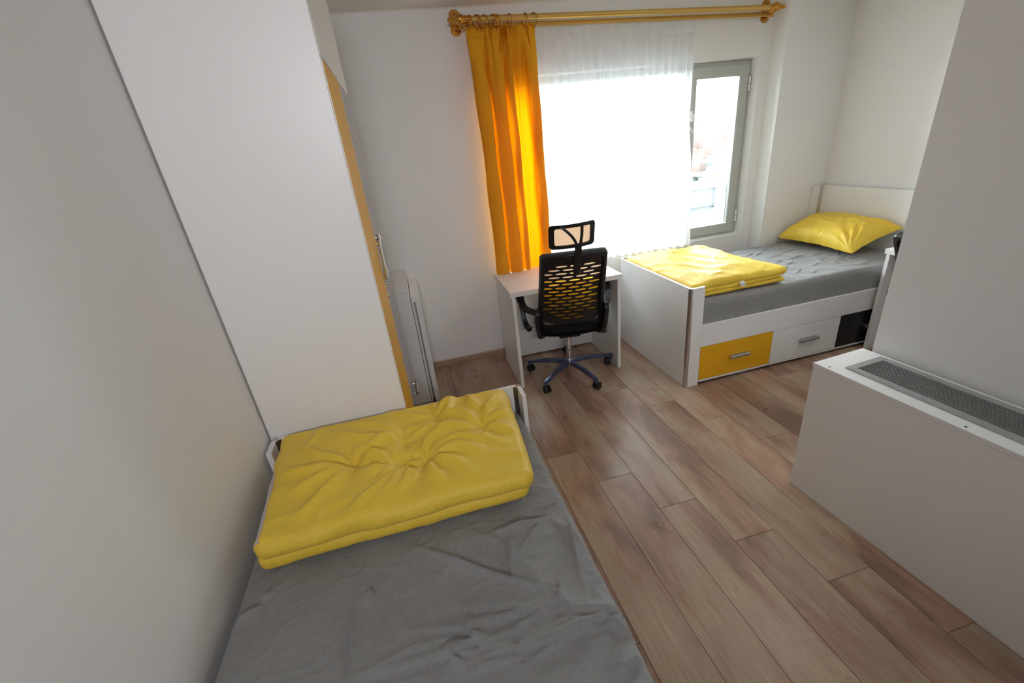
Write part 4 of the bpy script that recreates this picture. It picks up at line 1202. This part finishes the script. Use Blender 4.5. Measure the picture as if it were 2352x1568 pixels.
# ------------------------------------------------------------------ orange curtain
def resample(pts, n):
    P = np.array([tuple(p)[:2] for p in spline([(a, b, 0) for a, b in pts], 14)])
    d = np.r_[0, np.cumsum(np.hypot(*np.diff(P, axis=0).T))]
    t = np.linspace(0, d[-1], n)
    return np.stack([np.interp(t, d, P[:, 0]), np.interp(t, d, P[:, 1])], 1)
NC = 620
mid = [(0, .0), (.02, -.028), (.10, -.044), (.19, -.036), (.205, -.022), (.17, -.014), (.10, -.012), (.03, -.006), (.03, .006), (.10, .010), (.19, .012), (.222, .022), (.229, .045), (.238, .0),
       (.26, -.026), (.36, -.046), (.44, -.034), (.455, -.022), (.42, -.014), (.34, -.014), (.27, -.008), (.27, .004), (.36, .006), (.45, .010), (.476, .020), (.484, .042), (.494, .0),
       (.52, -.026), (.575, -.036), (.60, -.024), (.58, -.014), (.53, -.010), (.53, .004), (.585, .008), (.62, .020), (.625, .040), (.645, .056), (.675, .062), (.71, .046), (.745, .060), (.785, .050), (.815, .058), (.833, .03), (.838, -.012),
       (.87, -.030), (.92, -.036), (.975, -.030), (.992, -.014), (.95, -.006), (.90, -.004), (.86, .002), (.87, .012), (.93, .012), (1.0, .004)]
top = [(0, .0), (.03, -.014), (.14, -.018), (.255, -.014), (.262, .012), (.27, -.012), (.31, -.016), (.345, .006), (.36, -.012), (.42, -.014), (.49, -.008), (.50, .014), (.52, -.030), (.535, -.004), (.545, -.040), (.56, .0), (.575, -.030),
       (.60, .0), (.635, .022), (.66, .014), (.68, .024), (.71, .010), (.735, -.008), (.80, -.012), (.86, -.010), (.873, .014), (.89, -.012), (.94, -.018), (.985, -.014), (1.0, .0)]
Cm, Ct = resample(mid, NC), resample(top, NC)
nz = 110
oc_v = []; oc_f = []
def curtain_pt(i, w):
    """w 0 at the top .. 1 at the bottom"""
    k = min(1, w / 0.20); k = k * k * (3 - 2 * k)
    f = Ct[i] * (1 - k) + Cm[i] * k
    xl = 0.622 + 0.016 * w + 0.010 * math.sin(w * 4) ; xr = 1.087 + 0.004 * w
    # the pinch drifts: the middle leans right on the way down
    x = xl + f[0] * (xr - xl) + 0.0035 * math.sin(w * 17 + i * 0.05) * k
    amp = 1 + 0.12 * math.sin(w * 7 + i * 0.03)
    y = 3.316 - 0.028 * w * w + f[1] * (amp if k > 0.5 else 1) * (1 - 0.38 * w * w)
    z = 2.384 - 0.004 * (x - 0.62) - (2.384 - 0.7585) * w
    if w == 0: z += 0.003 * math.sin(i * 0.06) + 0.002 * math.sin(i * 0.19)
    return (x, y, z)
ws = [0, .006, .014, .022, .034, .0345, .036, .0365] + list(np.linspace(0.045, 1, nz))
for w in ws:
    for i in range(NC):
        x, y, z = curtain_pt(i, w)
        if 0.0342 < w < 0.0362: y += 0.002
        oc_v.append((x, y, z))
for r in range(len(ws) - 1):
    for i in range(NC - 1):
        a = r * NC + i; oc_f.append((a, a + 1, a + NC + 1, a + NC))
oc = empty('orange_curtain', (0.855, 3.30, 0.766), 'orange yellow curtain bunched at the left end of the rod', 'curtain')
o = from_np('curtain_cloth', oc_v, oc_f, 'orange_curtain_cloth', oc)
# rings, each a part of the curtain it carries
rings = [(1075, .35), (1091, .5), (1098, .1), (1107, .6), (1127.5, .5), (1132, .15), (1135, .1), (1138.5, .12), (1142, .05), (1168, .2), (1203, .3), (1224, .7)]
for px, tilt in rings:
    x = 0.622 + (px - 1068) * (1.087 - 0.622) / (1231 - 1068)
    t = (x - PA.x) / (PB.x - PA.x); c = PA.lerp(PB, t) + Vector((0, 0, -0.014))
    M = Matrix.Translation(c) @ Matrix.Rotation(tilt, 4, 'Z') @ Matrix.Rotation(0.15 * math.sin(px), 4, 'Y')
    bm = bmesh.new()
    add_tube(bm, [M @ Vector((0, 0.034 * math.cos(a), 0.034 * math.sin(a))) for a in [2 * PI * k / 26 for k in range(26)]], 0.0034, 8, closed=True)
    add_tube(bm, [M @ Vector((0, 0.006 * math.cos(a), -0.043 + 0.006 * math.sin(a))) for a in [2 * PI * k / 10 for k in range(10)]], 0.0018, 6, closed=True)
    fix(bm); shade_auto(from_bm('ring', bm, 'brass', oc), 60)

# ------------------------------------------------------------------ sheer curtain
NX, NZ = 520, 70
sv = []; sf = []
for r in range(NZ + 1):
    w = r / NZ
    for i in range(NX + 1):
        u = i / NX
        xr = 2.322 + 0.085 * w - 0.030 * math.exp(-((w - 0.42) / 0.16) ** 2)
        x = 1.03 + (xr - 1.03) * u
        sharp = math.exp(-w * 7)
        ph = u * 2 * PI * 19
        y = 3.352 + sharp * 0.010 * (abs(math.sin(ph / 2 + 0.3 * math.sin(u * 9))) ** 0.6 - 0.6)
        y += (1 - sharp) * (0.010 * math.sin(ph + 0.8 * math.sin(u * 7 + w * 2)) + 0.007 * math.sin(u * 2 * PI * 8 + 1 + w) + 0.004 * math.sin(u * 2 * PI * 41 + w * 3))
        if u > 0.97: y += 0.01 * (u - 0.97) / 0.03 * math.sin(w * 9)
        zt = 2.372 - 0.016 * (x - 1.1) - (0.006 * abs(math.sin(ph / 2)) if r == 0 else 0)
        zb = 0.735 - 0.03 * u + 0.006 * math.sin(ph)
        sv.append((x, y, zt + (zb - zt) * w))
for r in range(NZ):
    for i in range(NX):
        a = r * (NX + 1) + i; sf.append((a, a + 1, a + NX + 2, a + NX + 1))
sc_ = empty('sheer_curtain', (1.7, 3.35, 0.71), 'white sheer net curtain hanging across the window', 'curtain')
hem_rows = 3
nb_ = hem_rows * NX
from_np('net_cloth', sv, sf[nb_:], 'sheer_voile', sc_)
used = sorted({v for f in sf[:nb_] for v in f}); mp = {v: i for i, v in enumerate(used)}
from_np('heading_tape', [sv[v] for v in used], [tuple(mp[v] for v in f) for f in sf[:nb_]], 'sheer_hem', sc_)
# overlapping side hem of the free edge
sv2 = []; sf2 = []
for r in range(NZ + 1):
    for k in range(5):
        i = NX - 9 + k * 2 + 1
        x, y, z = sv[r * (NX + 1) + min(i, NX)]
        sv2.append((x, y - 0.003, z))
for r in range(NZ):
    for k in range(4):
        a = r * 5 + k; sf2.append((a, a + 1, a + 6, a + 5))
from_np('side_hem', sv2, sf2, 'sheer_hem', sc_)

# ------------------------------------------------------------------ outside: balcony and far city
bm = bmesh.new(); add_box(bm, -2.5, 9.0, 3.66, 5.10, -0.20, -0.05)
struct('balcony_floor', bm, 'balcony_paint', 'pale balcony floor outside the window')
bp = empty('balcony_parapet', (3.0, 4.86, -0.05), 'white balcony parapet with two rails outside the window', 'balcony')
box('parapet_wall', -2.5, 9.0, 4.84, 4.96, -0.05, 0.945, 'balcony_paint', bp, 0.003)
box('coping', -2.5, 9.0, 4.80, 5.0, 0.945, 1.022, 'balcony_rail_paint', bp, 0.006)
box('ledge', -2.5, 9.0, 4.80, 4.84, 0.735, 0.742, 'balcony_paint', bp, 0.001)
for z0, z1 in ((1.098, 1.134), (1.232, 1.268)):
    box('rail', -2.5, 9.0, 4.86, 4.90, z0, z1, 'balcony_rail_paint', bp, 0.004)
for x in (-1.5, 0.3, 2.1, 5.7, 7.5):
    box('post', x, x + 0.04, 4.86, 4.90, 1.022, 1.27, 'balcony_rail_paint', bp, 0.003)
bm = bmesh.new(); add_tube(bm, [(3.76, 4.80, 0.96), (3.76, 4.80, 0.74)], 0.012, 8); add_tube(bm, [(3.76, 4.80, 0.74), (3.76, 4.80, 0.70)], 0.020, 8)
fix(bm); o = from_bm('drain_pipe', bm, 'grille_aluminium', bp)
bm = bmesh.new(); add_box(bm, -1500, 2500, 40, 2800, -46, -45)
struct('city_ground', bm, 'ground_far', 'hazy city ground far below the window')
rb_ = random.Random(3)
protos = {}
spots = []
def free(x, y, r):
    if any((x - a) ** 2 + (y - b) ** 2 < (r + c) ** 2 for a, b, c in spots): return False
    spots.append((x, y, r)); return True
tries = 0
nb2 = 0
while nb2 < 55 and tries < 4000:
    tries += 1
    y = 120 + 900 * rb_.random() ** 1.5
    x = y * (0.76 + rb_.uniform(-0.10, 0.12))
    w, d, h = rb_.uniform(10, 24), rb_.uniform(9, 16), rb_.uniform(8, 24)
    if not free(x, y, math.hypot(w, d) / 2 + 1): continue
    nb2 += 1
    m = rb_.choice(['red_brick_far', 'pale_render_far', 'pale_render_far', 'red_brick_far'])
    bm = bmesh.new(); add_box(bm, -w / 2, w / 2, -d / 2, d / 2, 0, h)
    if rb_.random() < 0.6: add_prism(bm, [(-w / 2 - .5, h), (w / 2 + .5, h), (0, h + 3)], -d / 2, d / 2, Matrix(((1, 0, 0, 0), (0, 0, 1, 0), (0, 1, 0, 0), (0, 0, 0, 1))))
    else: add_box(bm, -w / 5, w / 5, -d / 4, d / 4, h, h + 2.5)
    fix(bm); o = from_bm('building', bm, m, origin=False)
    o.location = (x, y, -45); o.rotation_euler = (0, 0, rb_.uniform(-0.4, 0.4))
    tag(o, 'hazy distant city building seen through the right-hand window pane', 'building', 'distant city buildings')
nt2 = tries = 0
while nt2 < 32 and tries < 4000:
    tries += 1
    y = 90 + 450 * rb_.random() ** 1.4
    x = y * (0.76 + rb_.uniform(-0.09, 0.10))
    if not free(x, y, 7.5): continue
    nt2 += 1
    bm = bmesh.new(); r = bmesh.ops.create_icosphere(bm, subdivisions=2, radius=1)
    for v in bm.verts:
        n_ = 0.8 + 0.5 * rb_.random(); v.co = Vector((v.co.x * n_ * 5, v.co.y * n_ * 5, 5 + v.co.z * n_ * 4.5))
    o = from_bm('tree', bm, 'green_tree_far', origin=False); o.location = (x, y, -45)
    tag(o, 'hazy distant tree crown seen through the right-hand window pane', 'tree', 'distant city trees')
